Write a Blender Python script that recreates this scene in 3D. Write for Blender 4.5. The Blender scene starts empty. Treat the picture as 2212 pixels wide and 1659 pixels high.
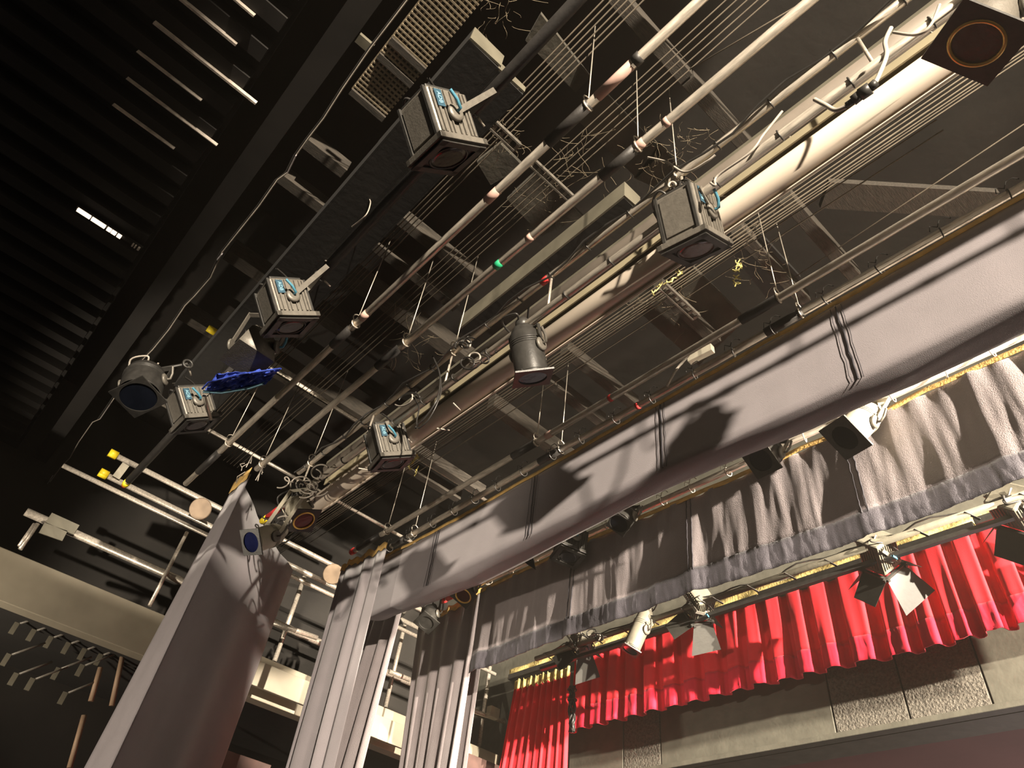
import bpy, math, random
from mathutils import Vector, Matrix, noise
random.seed(7)
S = bpy.context.scene
C = S.collection
# ---------------------------------------------------------------- camera
EYE = Vector((0, 0, 1.6))
CR = Vector((0.671934, 0.731641, 0.114929))       # camera right / down / forward, fitted to the vanishing points
CD = Vector((-0.460105, 0.533975, -0.709348))
CF = Vector((-0.580352, 0.423760, 0.695428))
FPX = 1514.512
cam = bpy.data.objects.new('camera', bpy.data.cameras.new('camera')); C.objects.link(cam)
m = Matrix((CR, -CD, -CF)).transposed().to_4x4(); m.translation = EYE
cam.matrix_world = m
cam.data.sensor_width = 36; cam.data.lens = 36 * FPX / 2212; cam.data.clip_end = 60
S.camera = cam
# ---------------------------------------------------------------- world, exposure
w = bpy.data.worlds.new('world'); S.world = w; w.use_nodes = True
w.node_tree.nodes['Background'].inputs[0].default_value = (1.0, .87, .72, 1)
w.node_tree.nodes['Background'].inputs[1].default_value = .052
S.view_settings.view_transform = 'Standard'; S.view_settings.look = 'None'
S.view_settings.exposure = 0; S.view_settings.gamma = 1; S.view_settings.use_curve_mapping = False
# ---------------------------------------------------------------- stage lights in the right-hand wings, then two added fills (off frame)
WARM = (1.0, .86, .68)
def spot(name, loc, to, power, ang, size, blend=.4, col=WARM):
    l = bpy.data.lights.new(name, 'SPOT'); l.energy = power; l.spot_size = math.radians(ang); l.spot_blend = blend
    l.shadow_soft_size = size; l.color = col
    o = bpy.data.objects.new(name, l); C.objects.link(o); o.location = Vector(loc)
    o.rotation_euler = (Vector(to) - Vector(loc)).to_track_quat('-Z', 'Y').to_euler()
spot('wing_light_upstage', (10.0, -3.8, 4.55), (-2.1, 3.0, 4.66), 29000, 34, .13, .3)
spot('wing_light_middle', (5.2, 3.12, 4.45), (-3.0, 3.85, 4.55), 20000, 20, .05, .3)
spot('wing_light_downstage', (7.5, 3.98, 4.46), (-3.5, 5.4, 4.1), 34000, 23, .04, .3)
spot('left_fill_spot', (-5.95, -1.6, 2.4), (-6.6, 1.2, 4.3), 480, 86, .06)  # added fill spot, brightens the gallery fascia and the tall curtain's return
hl = bpy.data.lights.new('auditorium_fill', 'AREA'); hl.energy = 60; hl.size = 2.5; hl.color = (1, .8, .78)  # added fill below frame, lifts the dark auditorium ceiling
ho = bpy.data.objects.new('auditorium_fill', hl); C.objects.link(ho); ho.location = (-1.5, 8.5, 1.2); ho.rotation_euler = (math.pi, 0, 0)

def ray(px, py):
    return CR * ((px - 1106) / FPX) + CD * ((py - 829.5) / FPX) + CF
def atz(px, py, h): d = ray(px, py); return EYE + d * (h / d.z)       # h = height above the lens
def aty(px, py, y): d = ray(px, py); return EYE + d * (y / d.y)
def atx(px, py, x): d = ray(px, py); return EYE + d * (x / d.x)

# ---------------------------------------------------------------- materials
def mat(name, col, rough=.6, metal=0, bump=0, scale=30, var=.25, sheen=0, emit=None, alpha=None, stretch=None, vscale=None):
    m = bpy.data.materials.new(name); m.use_nodes = True; N = m.node_tree.nodes; L = m.node_tree.links
    b = N['Principled BSDF']; b.inputs['Roughness'].default_value = rough; b.inputs['Metallic'].default_value = metal
    tc = N.new('ShaderNodeTexCoord'); mp = N.new('ShaderNodeMapping'); L.new(tc.outputs['Object'], mp.inputs[0])
    if stretch: mp.inputs['Scale'].default_value = stretch
    nz = N.new('ShaderNodeTexNoise'); nz.inputs['Scale'].default_value = vscale or scale * .3; nz.inputs['Detail'].default_value = 6
    L.new(mp.outputs[0], nz.inputs['Vector'])
    rp = N.new('ShaderNodeValToRGB'); c = Vector(col)
    rp.color_ramp.elements[0].position = .3; rp.color_ramp.elements[1].position = .7
    rp.color_ramp.elements[0].color = (*(c * (1 - var)), 1); rp.color_ramp.elements[1].color = (*[min(1, v) for v in c * (1 + var)], 1)
    L.new(nz.outputs['Fac'], rp.inputs[0]); L.new(rp.outputs[0], b.inputs['Base Color'])
    if bump:
        n2 = N.new('ShaderNodeTexNoise'); n2.inputs['Scale'].default_value = scale; n2.inputs['Detail'].default_value = 8
        L.new(mp.outputs[0], n2.inputs['Vector'])
        bm = N.new('ShaderNodeBump'); bm.inputs['Strength'].default_value = bump; bm.inputs['Distance'].default_value = .01
        L.new(n2.outputs['Fac'], bm.inputs['Height']); L.new(bm.outputs[0], b.inputs['Normal'])
    if sheen: b.inputs['Sheen Weight'].default_value = sheen
    if emit: b.inputs['Emission Color'].default_value = (*emit[0], 1); b.inputs['Emission Strength'].default_value = emit[1]
    if alpha: b.inputs['Transmission Weight'].default_value = alpha
    return m
M = dict(
    pipe=mat('aluminium_pipe', (.58, .52, .44), .36, .55, .1, 40, .3, stretch=(1, 6, 6)),
    sleeve=mat('black_sleeve', (.035, .032, .03), .5, .2, .1, 60),
    blackmetal=mat('black_painted_metal', (.035, .033, .03), .42, .1, .08, 80),
    greymetal=mat('grey_cast_housing', (.14, .127, .107), .45, .2, .12, 120, .15),
    cream=mat('cream_painted_metal', (.36, .33, .26), .45, .1, .1, 60, .12),
    duct=mat('off_white_tube', (.66, .57, .47), .38, 0, .03, 8, .05),
    silver=mat('dull_silver_housing', (.14, .13, .10), .5, .1, .1, 60, .12),
    khaki=mat('khaki_batten', (.30, .26, .17), .6, 0, .05, 20, .12),
    ducted=mat('grey_tube', (.20, .17, .14), .55, .1, .05, 15, .15),
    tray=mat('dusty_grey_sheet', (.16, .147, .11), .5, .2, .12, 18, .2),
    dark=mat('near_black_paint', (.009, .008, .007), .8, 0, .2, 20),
    roof=mat('dark_roof_lining', (.014, .0115, .009), .9, 0, .4, 9, .3),
    rib=mat('black_roof_rib', (.014, .012, .0105), .75, .1, .1, 9, .3),
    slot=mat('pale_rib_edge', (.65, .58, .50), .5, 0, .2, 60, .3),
    joist=mat('dusty_timber', (.040, .033, .025), .8, 0, .5, 40, .5, stretch=(8, 1, 8)),
    steel=mat('perforated_steel_channel', (.22, .20, .17), .5, .5, .2, 60, .3),
    web=mat('cobwebbed_board', (.05, .045, .035), .95, 0, .6, 14, .45, vscale=3),
    rope=mat('tan_rope', (.095, .077, .055), .9),
    palerope=mat('pale_rope', (.15, .125, .09), .9),
    wire=mat('steel_wire', (.55, .50, .42), .4, .6),
    cable=mat('black_rubber_cable', (.03, .028, .026), .35),
    whitecable=mat('grey_white_cable', (.40, .36, .31), .4),
    cloth=mat('black_wool_serge', (.225, .200, .212), .78, 0, .35, 260, .06, .25, vscale=5),
    cloth_dark=mat('black_cloth_hem', (.12, .108, .118), .8, 0, .35, 260, .08, .2, vscale=5),
    satin=mat('black_cotton_sateen', (.22, .19, .195), .5, 0, .4, 160, .08, .2, vscale=6),
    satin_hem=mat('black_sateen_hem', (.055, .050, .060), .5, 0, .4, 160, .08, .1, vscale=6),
    seam=mat('black_seam', (.03, .028, .035), .7),
    web_yellow=mat('yellow_webbing', (.72, .46, .15), .8, 0, .5, 60, .25, vscale=12),
    web_pale=mat('pale_yellow_calico', (.80, .64, .24), .85, 0, .5, 40, .2, vscale=10),
    red=mat('red_wool_velour', (.86, .012, .026), .75, 0, .3, 300, .1, .15, vscale=5),
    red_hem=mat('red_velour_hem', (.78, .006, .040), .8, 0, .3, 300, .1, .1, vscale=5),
    panel=mat('grey_painted_panel', (.12, .115, .092), .5, 0, .15, 30, .15),
    rough=mat('rough_textured_panel', (.12, .108, .088), .75, 0, 1.6, 60, .4, vscale=60),
    fascia=mat('scuffed_cream_fascia', (.30, .265, .20), .42, 0, .15, 12, .18, vscale=2.5),
    wall=mat('dark_wall', (.013, .011, .009), .95, 0, .5, 8, .35, vscale=1.5),
    maroon=mat('maroon_ceiling_plaster', (.16, .075, .07), .7, 0, .2, 12, .15, vscale=1),
    floor=mat('stage_floor', (.07, .055, .045), .6, 0, .3, 10, .3),
    yellow=mat('yellow_plastic_cap', (.85, .62, .02), .45), redp=mat('red_tape', (.55, .03, .03), .5),
    pink=mat('faded_tape', (.55, .36, .30), .6), green=mat('green_tape', (.02, .40, .18), .5),
    blue=mat('pale_blue_handle', (.06, .20, .28), .4), badge=mat('blue_badge', (.03, .075, .11), .4), letters=mat('pale_letters', (.25, .48, .58), .5),
    gel_red=mat('dark_red_gel', (.016, .004, .003), .2, 0, .5, 12, .6, vscale=14),
    gel_blue=mat('dark_blue_gel', (.006, .010, .06), .1, 0, .4, 12, .6),
    gel_bright=mat('blue_gel', (.07, .12, .95), .12, 0, .9, 9, .8, vscale=12),
    gel_maroon=mat('maroon_gel', (.09, .035, .030), .15, 0, .4, 10, .4),
    glass=mat('black_glass', (.008, .010, .016), .08),
    ring=mat('orange_lit_rim', (.95, .55, .15), .3, .6),  # orange light caught by the lantern rim, put into the colour
    horn=mat('pale_globe', (.26, .19, .13), .5), tan=mat('brown_board', (.07, .035, .028), .7),
    mesh=mat('galvanised_grating', (.36, .30, .21), .7, .2, .2, 60, .25, vscale=6),
    tube=mat('lit_tube', (.9, .8, .7), .5, emit=((1, .80, .62), 1.6)),
    wood=mat('pale_wooden_pole', (.30, .20, .13), .6, 0, .2, 20),
    dust=mat('yellow_fluff', (.75, .66, .25), .95, 0, .8, 60), cob=mat('cobweb_thread', (.22, .18, .12), .95),
)
# ---------------------------------------------------------------- mesh builder
def frame(d, up=None):
    d = d.normalized(); u = up or (Vector((0, 0, 1)) if abs(d.z) < .95 else Vector((0, 1, 0)))
    x = u.cross(d)
    if x.length < 1e-5: x = Vector((1, 0, 0)).cross(d)
    x.normalize(); return x, d.cross(x), d
def rootloc(o):
    while o.parent: o = o.parent
    return o.location
class MB:
    def __init__(s): s.v = []; s.f = []; s.sm = []
    def add(s, v, f, smooth=False):
        n = len(s.v); s.v += [Vector(a) for a in v]; s.f += [[i + n for i in q] for q in f]; s.sm += [smooth] * len(f); return s
    def box(s, c, size, ax=None):
        c = Vector(c); a = ax or (Vector((1, 0, 0)), Vector((0, 1, 0)), Vector((0, 0, 1)))
        v = [c + a[0] * (i * size[0] / 2) + a[1] * (j * size[1] / 2) + a[2] * (k * size[2] / 2) for i in (-1, 1) for j in (-1, 1) for k in (-1, 1)]
        return s.add(v, [(0, 1, 3, 2), (4, 6, 7, 5), (0, 4, 5, 1), (2, 3, 7, 6), (0, 2, 6, 4), (1, 5, 7, 3)])
    def beam(s, p, q, wd, ht, up=None):
        p = Vector(p); q = Vector(q); x, y, z = frame(q - p, up); return s.box((p + q) / 2, (wd, ht, (q - p).length), (x, y, z))
    def tube(s, p, q, r, n=14, r2=None, cap=True):
        return s.lathe(p, q, [(0, r), (1, r if r2 is None else r2)], n, cap)
    def lathe(s, p, q, prof, n=24, cap=True, rel=True):
        p = Vector(p); q = Vector(q); x, y, z = frame(q - p); Ln = (q - p).length if rel else 1
        v = []; f = []
        for t, r in prof:
            for i in range(n):
                a = 2 * math.pi * i / n; v.append(p + z * (t * Ln) + x * (r * math.cos(a)) + y * (r * math.sin(a)))
        for k in range(len(prof) - 1):
            for i in range(n): f.append((k * n + i, k * n + (i + 1) % n, (k + 1) * n + (i + 1) % n, (k + 1) * n + i))
        s.add(v, f, True)
        if cap:
            b = len(s.v) - len(v)
            if prof[0][1] > 1e-4: s.f.append([b + i for i in range(n)][::-1]); s.sm.append(False)
            if prof[-1][1] > 1e-4: s.f.append([b + (len(prof) - 1) * n + i for i in range(n)]); s.sm.append(False)
        return s
    def path(s, pts, r, n=8, closed=False):
        pts = [Vector(p) for p in pts]; v = []; f = []; K = len(pts); px = None
        for k, p in enumerate(pts):
            d = (pts[(k + 1) % K] - pts[k - 1]) if closed or 0 < k < K - 1 else (pts[1] - pts[0] if k == 0 else pts[-1] - pts[-2])
            if d.length < 1e-6: d = Vector((0, 0, 1))
            d.normalize()
            if px is None: x, y, z = frame(d)
            else:
                x = px - d * px.dot(d)
                if x.length < 1e-4: x = frame(d)[0]
                x.normalize(); y = d.cross(x)
            px = x
            for i in range(n):
                a = 2 * math.pi * i / n; v.append(p + x * (r * math.cos(a)) + y * (r * math.sin(a)))
        for k in range(K if closed else K - 1):
            for i in range(n): f.append((k * n + i, k * n + (i + 1) % n, ((k + 1) % K) * n + (i + 1) % n, ((k + 1) % K) * n + i))
        return s.add(v, f, True)
    def ring(s, c, axis, R, r, n=20, m=6):
        x, y, z = frame(Vector(axis)); c = Vector(c)
        return s.path([c + x * (R * math.cos(2 * math.pi * i / n)) + y * (R * math.sin(2 * math.pi * i / n)) for i in range(n)], r, m, True)
    def plate(s, pts, th, nrm=None):       # solid polygon with thickness
        pts = [Vector(p) for p in pts]; nr = nrm or (pts[1] - pts[0]).cross(pts[2] - pts[0]).normalized(); n = len(pts)
        v = pts + [p + nr * th for p in pts]
        return s.add(v, [list(range(n))[::-1], [n + i for i in range(n)]] + [(i, (i + 1) % n, n + (i + 1) % n, n + i) for i in range(n)])
    def grid(s, rows, smooth=True):
        a = len(rows); b = len(rows[0]); v = [p for r in rows for p in r]
        return s.add(v, [(i * b + j, i * b + j + 1, (i + 1) * b + j + 1, (i + 1) * b + j) for i in range(a - 1) for j in range(b - 1)], smooth)
    def build(s, name, m, parent=None, local=False, bevel=0, solid=0, matrix=None):
        me = bpy.data.meshes.new(name); off = Vector((0, 0, 0)); o = bpy.data.objects.new(name, me)
        if not local:
            if parent: off = rootloc(parent)
            else:
                mn = [min(v[i] for v in s.v) for i in range(3)]; mx = [max(v[i] for v in s.v) for i in range(3)]
                off = Vector([(mn[i] + mx[i]) / 2 for i in range(3)]); o.location = off
        me.from_pydata([v - off for v in s.v], [], s.f)
        me.polygons.foreach_set('use_smooth', s.sm); me.materials.append(M[m] if isinstance(m, str) else m); me.update()
        C.objects.link(o)
        if parent: o.parent = parent
        if bevel:
            b = o.modifiers.new('bevel', 'BEVEL'); b.width = bevel; b.segments = 2; b.limit_method = 'ANGLE'
        if solid:
            b = o.modifiers.new('solid', 'SOLIDIFY'); b.thickness = solid; b.offset = 0
        return o
def tag(o, label=None, cat=None, group=None, kind=None):
    for k, v in (('label', label), ('category', cat), ('group', group), ('kind', kind)):
        if v: o[k] = v
    return o
def thing(name, label, cat, loc=(0, 0, 0), group=None):
    o = bpy.data.objects.new(name, None); o.empty_display_size = .1; C.objects.link(o); o.location = Vector(loc)
    return tag(o, label, cat, group)
def struct(name, mb, m, **k): return tag(mb.build(name, m, **k), kind='structure')
def rot_to(o, x, z):
    z = z.normalized(); x = (x - z * x.dot(z)).normalized(); y = z.cross(x)
    o.rotation_euler = Matrix((x, y, z)).transposed().to_euler()

# ================================================================ SETTING
struct('floor', MB().box((-3, 2, -.05), (14, 9.5, .1)), 'floor')
struct('ceiling', MB().box((-3, 2.5, 1.6 + 5.6), (14, 10.5, .1)), 'roof')
tag(MB().box((3.0, -2.5, 2.23), (.05, 3.0, 4.46)).build('light_blocking_flat', 'dark'), 'tall black flat added out of frame to block light from the tallest curtain', 'flat')  # unseen, added to keep stage light off the tall side curtain
struct('wall_left', MB().box((-9.0, 2.2, 3.6), (.2, 9.5, 7.2)), 'wall')
WY = 5.9
# proscenium wall: lintel made of painted and rough panels
wl = MB().box((-3, WY + .18, (1.6 + 2.2 + 7.1) / 2), (12, .3, 7.1 - 3.8))
struct('wall_front', wl, 'panel')
px_j = [(1350, 1659), (1430, 1600), (1797, 1515), (1955, 1500), (2160, 1400)]
xs = [aty(a, b, WY).x for a, b in px_j]
pmat = ['rough', 'panel', 'rough', 'rough', 'panel']
xs2 = [-5.9, xs[0], xs[1], xs[2], xs[3], aty(2140, 1500, WY).x, 1.5]
mats2 = ['panel', 'rough', 'panel', 'rough', 'rough', 'panel']
for i in range(6):
    o = MB().box(((xs2[i] + xs2[i + 1]) / 2, WY, 1.6 + 2.25 + .5), (xs2[i + 1] - xs2[i] - .012, .05, 1.0)).build('wall_panel', mats2[i], bevel=.006)
    tag(o, ['smooth grey panel at the left end of the proscenium wall beside the red side curtain', 'rough textured grey panel in the proscenium wall, leftmost of the three rough ones',
            'smooth grey panel between the two rough stretches of the proscenium wall', 'rough textured panel in the middle of the proscenium wall under the red pelmet',
            'rough textured panel at the right of the proscenium wall with worn pale edge', 'smooth grey panel at the right end of the proscenium wall'][i], 'wall panel', 'panels facing the proscenium wall')
struct('trim_1', MB().box((-2.2, WY - .035, 1.6 + 2.22), (7.6, .1, .045)), 'panel', bevel=.006)
struct('ceiling_auditorium', MB().box((-2, WY + 3.4, 1.6 + 2.3), (14, 6.4, .1)), 'maroon')
# ---- low dark ribbed roof over the back of the stage
ZC = 4.3
struct('trim_2', MB().box((-3, -1.95, 1.6 + ZC + .20), (13, 3.2, .1)), 'rib')     # soffit boards behind the ribs
rib_px = [(700, 215, 3), (665, 255, 3), (648, 275, 3), (614, 284, 1), (555, 330, 1), (520, 375, 1), (500, 420, 1), (465, 455, 1), (440, 500, 0), (420, 530, 0), (390, 560, 0), (360, 600, 0), (330, 640, 0), (300, 690, 0), (262, 740, 0), (225, 790, 0), (185, 850, 0)]
ribs = tag(thing('ribbed_soffit', 'black ribbed soffit with pale rib edges at upper left, behind the edge beam', 'ceiling panel', (-3, -1, 1.6 + ZC)))
for i in range(40):
    x = -8.4 + i * .25
    MB().box((x, -1.75, 1.6 + ZC + .09), (.11, 2.75, .11)).build('rib', 'rib', ribs)
    if i in (29, 27, 26, 24, 22, 20): pass
slots = [((381, 0), (506, 101)), ((327, 51), (548, 230)), ((290, 115), (430, 222)), ((267, 175), (465, 318)), ((238, 230), (371, 327)), ((497, 0), (545, 38))]
for i, (a, b) in enumerate(slots):
    p = atz(*a, ZC - .02); q = atz(*b, ZC - .02); x = (p.x + q.x) / 2
    wd = (.016, .015, .006, .006, .006, .012)[i]
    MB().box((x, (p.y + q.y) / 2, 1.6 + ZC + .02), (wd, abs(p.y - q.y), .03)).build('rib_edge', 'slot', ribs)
p = atz(167, 452, ZC - .02); q = atz(304, 540, ZC - .02)
lt = thing('tube_light', 'thin bright strip of light between the black ceiling ribs at left', 'light', (p + q) / 2)
n = 9; cuts = [(0, .2), (.22, .43), (.46, .52), (.53, .6), (.62, .68), (.86, .88), (.9, .92), (.95, .98)]
for i, (a, b) in enumerate(cuts):
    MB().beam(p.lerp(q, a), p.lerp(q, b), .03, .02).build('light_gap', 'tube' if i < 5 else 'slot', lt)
MB().beam(p.lerp(q, -.02) + Vector((0, 0, .02)), q + Vector((0, 0, .02)), .04, .02).build('housing', 'rib', lt)
# edge beam with pale cable
KY = atz(440, 575, ZC).y
eb = thing('edge_beam', 'long black beam with a loose pale cable along its edge, crossing the upper left', 'beam', (-3, KY, 1.6 + ZC))
MB().box((-3.2, KY - .16, 1.6 + ZC + .1), (11, .15, .12)).build('beam_body', 'rib', eb)
kpx = [(885, -6), (800, 105), (740, 192), (700, 255), (665, 300), (640, 335), (622, 372), (600, 388), (560, 445), (520, 495), (480, 545), (455, 600), (420, 640), (400, 660), (365, 712), (330, 755), (300, 785), (270, 825), (240, 870), (216, 905), (200, 912), (170, 955), (150, 990), (132, 1008), (105, 1045), (85, 1062), (50, 1105), (10, 1165), (0, 1180)]
MB().path([atz(a, b, ZC - .04) for a, b in kpx], .005, 6).build('edge_cable', 'whitecable', eb)
MB().path([atz(a - 5, b + 1, ZC - .02) for a, b in kpx[:20]], .006, 6).build('edge_cable', 'cable', eb)
for a, b, c, d, ww in [(240, 870, 220, 900, .05), (112, 1030, 97, 1054, .05), (57, 1093, 12, 1160, .035), (640, 335, 622, 372, .03), (480, 548, 470, 560, .03)]:
    MB().beam(atz(a, b, ZC - .05), atz(c, d, ZC - .05), .006, ww).build('frayed_tape', 'cloth', eb)
MB().beam(atz(773, 80, ZC), atz(803, 106, ZC), .06, .03).build('bracket', 'tray', eb)

# ================================================================ UPPER GRID: gratings, joists, boards, ropes
g0 = atz(860, 140, 4.1)
gr = thing('steel_grating', 'square-holed steel grating panel beside the black edge beam at top', 'grating', g0)
ga = atz(758, 190, 4.1); gb = atz(842, 257, 4.1); gc = atz(1040, -60, 4.1)
y0, y1 = atz(770, 180, 4.1).y, atz(960, 100, 4.1).y; x0, x1 = min(ga.x, gb.x), atz(960, -60, 4.1).x + .25
s = MB(); k = 0; x = x0
while x < x1: s.box((x, (y0 + y1) / 2, g0.z), (.010, y1 - y0, .012)); x += .029
y = y0
while y < y1: s.box(((x0 + x1) / 2, y, g0.z + .004), (x1 - x0, .010, .010)); y += .029
s.build('mesh', 'mesh', gr)
for (a, b) in [(800, 100), (835, 75), (760, 195)]:
    xx = atz(a, b, 4.1).x; MB().box((xx, (y0 + y1) / 2, g0.z - .015), (.04, y1 - y0, .02)).build('cross_bar', 'joist', gr)

def joist(a, b, name='grid_joist', m='joist', w_=.09, h_=.12, z=4.35, label='', group=None, cat='joist', holes=False):
    p = atz(*a, z); q = atz(*b, z); x = (p.x + q.x) / 2
    c = Vector((x, (p.y + q.y) / 2, p.z + h_ / 2)); mb = MB().box(c, (w_, abs(q.y - p.y), h_))
    if holes:
        n = int(abs(q.y - p.y) / .06); mb = MB()
        mb.box(c - Vector((w_ / 2 - .006, 0, 0)), (.012, abs(q.y - p.y), .03)).box(c + Vector((w_ / 2 - .006, 0, 0)), (.012, abs(q.y - p.y), .03))
        for i in range(n + 1): mb.box((x, min(p.y, q.y) + i * abs(q.y - p.y) / n, c.z), (w_, .022, .012))
    return tag(mb.build(name, m, bevel=0 if holes else .004), label, cat, group)
J = [((605, 385), (693, 455), 'timber joist beside the edge beam, second below the grating'),
     ((660, 310), (742, 378), 'timber joist beside the edge beam, just below the grating'),
     ((780, 512), (985, 668), 'long dusty joist running left of the sheet-metal tray, lower of the pair'),
     ((838, 455), (1030, 612), 'long dusty joist ending above the sheet-metal tray, upper of the pair'),
     ((1698, 432), (1850, 605), 'bright dusty joist at right, meeting the curtain bar above the grey border'),
     ((1590, 500), (1742, 655), 'dusty joist right of the box lantern, behind the hanging wires'),
     ((1425, 625), (1545, 745), 'dusty joist under the off-white tube with a white block at its end'),
     ((1168, 820), (1302, 918), 'dusty joist starting below the dark drum lantern with the blue filter'),
     ((1215, 762), (1375, 880), 'dusty joist just right of the dark drum lantern'),
     ((885, 975), (1042, 1072), 'dusty joist right of the small box lantern at lower left'),
     ((880, 1010), (985, 1085), 'shadowed joist below the small box lantern at lower left'),
     ((1330, -10), (1480, 175), 'faint joist crossing the top of the grid between the two long pipes'),
     ((1480, 180), (1640, 340), 'faint joist behind the long pipe near the top centre')]
for a, b, l in J: joist(a, b, label=l, group='joists of the grid')
joist((1035, 248), (1118, 318), 'steel_channel', 'steel', .07, .03, 4.2, 'slotted pale steel channel just right of the big box lantern', cat='channel', holes=True)
joist((1150, 355), (1235, 432), 'steel_channel', 'steel', .06, .03, 4.2, 'slotted steel channel among the cobwebs at upper centre', cat='channel', holes=True)
joist((1435, 618), (1500, 690), 'steel_channel', 'steel', .07, .03, 4.2, 'slotted steel channel under the off-white tube near yellow fluff', cat='channel', holes=True)
# cobwebbed boards in the roof
def board(px, z, m, label, name='roof_board', th=.04):
    pts = [atz(a, b, z) for a, b in px]; o = MB().plate(pts, th, Vector((0, 0, 1))).build(name, m); return tag(o, label, 'board', 'boards lying in the grid')
board([(1135, 88), (1168, 30), (1275, 168), (1243, 200)], 4.5, 'web', 'dusty board at top centre, left of the first hanging wire')
board([(1250, 262), (1305, 200), (1430, 330), (1375, 385)], 4.5, 'web', 'dusty board behind the second long pipe near the hanging wire')
board([(1370, 385), (1425, 310), (1480, 380), (1450, 420)], 4.5, 'web', 'dusty board just above the sheet-metal tray end')
board([(1095, 430), (1160, 370), (1260, 470), (1170, 510)], 4.5, 'web', 'cobwebbed board between the two long pipes at centre')
board([(1360, 655), (1480, 560), (1610, 690), (1510, 790)], 4.5, 'web', 'cobwebbed board under the off-white tube right of centre')
board([(1030, 350), (1080, 310), (1130, 360), (1060, 400)], 4.5, 'web', 'small dusty board right of the big box lantern')
board([(1560, 520), (1620, 480), (1730, 600), (1660, 650)], 4.6, 'dark', 'black board behind the wires right of the box lantern')
# dim roof beams across
for a, b, wd, l in [((590, 780), (860, 970), .16, 'dim roof beam behind the two bright pipes at left'), ((480, 560), (760, 720), .14, 'dim roof beam behind the second box lantern'),
                    ((720, 590), (1040, 800), .16, 'dim roof beam behind the cable tangle'), ((400, 660), (700, 900), .12, 'dim roof beam beside the edge beam at left'), ((1060, 880), (1240, 1010), .12, 'dim roof beam behind the lower curtain pipe')]:
    joist(a, b, 'roof_beam', 'joist', wd, .18, 5.0, l, 'dim roof beams', 'beam')
p = atz(1780, 418, 5.0); q = atz(2140, 440, 5.0)
tag(MB().beam(p, q, .22, .06, Vector((0, 0, 1))).build('roof_brace', 'joist'), 'pale diagonal brace high in the roof at right', 'beam')
p = atz(1560, 60, 5.0); q = atz(1770, 640, 5.0)
# ropes along the stage
def xrope(px, py, z, xa, xb, r=.005, label='', group='', m='rope'):
    p = atz(px, py, z); return tag(MB().tube((xa, p.y, p.z), (xb, p.y, p.z), r, 6).build('grid_rope', m), label, 'rope', group)
for k in range(7): xrope(1809, 341 + (0, 11, 20, 31, 39, 45, 52)[k], 4.25, -8, 2.5, .0045, 'tan rope in the bundle running along the right side of the off-white tube', 'ropes right of the tube', 'palerope')
for k in range(6): xrope(1150 + 9 * k, 160 + 7 * k, 4.28, -6.5, 1.2, .0045, 'tan rope in the bundle beside the big box lantern', 'ropes beside the big box lantern')
for k in range(5): xrope(1290 + 10 * k, 255 + 9 * k, 4.28, -6.8, 1.6, .004, 'tan rope in the bundle between the two long pipes', 'ropes between the long pipes')
for k in range(3): xrope(1300 + 14 * k, 715 + 14 * k, 4.28, -7.5, 0, .005, 'tan rope between the off-white tube and the lower curtain pipe', 'ropes above the lower curtain pipe')
for (a, b) in [(985, 880), (1010, 905)]: xrope(a, b, 4.3, -8, -1, .004, 'thin rope crossing the dark grid below centre', 'thin ropes below centre')
tag(MB().tube(atz(2212, 268, 4.3), atz(1700, 610, 4.3), .004, 6).build('grid_rope', 'rope'), 'single thin rope crossing the dark roof at upper right', 'rope')
tag(MB().tube(atz(1760, -10, 4.0), atz(1490, 150, 4.0), .004, 6).build('grid_rope', 'rope'), 'single thin rope near the top edge beside the second long pipe', 'rope')

# black troughs along the stage
def trough(a_end, za, x_left, wy, hz, m_side, m_under, label, cap=True):
    e = atz(*a_end, za)        # near (upstage) lower corner of the right-hand end
    t = thing('metal_trough', label, 'trough', (x_left, e.y, e.z), 'long troughs')
    L_ = e.x - x_left; xm = (e.x + x_left) / 2
    MB().box((xm, e.y + .006, e.z + hz / 2), (L_, .012, hz)).build('side_panel', m_side, t)
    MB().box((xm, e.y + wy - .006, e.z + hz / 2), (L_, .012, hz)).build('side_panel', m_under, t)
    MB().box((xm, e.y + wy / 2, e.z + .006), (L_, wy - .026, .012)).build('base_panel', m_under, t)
    if cap: MB().plate([(e.x + .002, e.y, e.z), (e.x + .002, e.y + wy, e.z + .02), (e.x + .002, e.y + wy, e.z + hz), (e.x + .002, e.y, e.z + hz)], .012, Vector((1, 0, 0))).build('end_cap', 'tray', t)
    return t
def xof(px, py, y): return aty(px, py, y).x
yt = atz(1345, 425, 3.75).y
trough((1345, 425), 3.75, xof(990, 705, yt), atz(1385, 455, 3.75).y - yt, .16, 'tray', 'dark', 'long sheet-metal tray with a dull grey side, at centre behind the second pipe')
yt = atz(1013, 85, 3.95).y
trough((1013, 85), 3.95, -5.6, atz(1048, 122, 3.95).y - yt + .1, .16, 'dark', 'dark', 'wide black trough with a pale end, above the big box lantern')
yt = atz(1098, 176, 3.95).y
trough((1073, 150), 3.95, -5.6, .20, .08, 'dark', 'dark', 'narrow black trough with a small pale end, right of the big box lantern')

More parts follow.
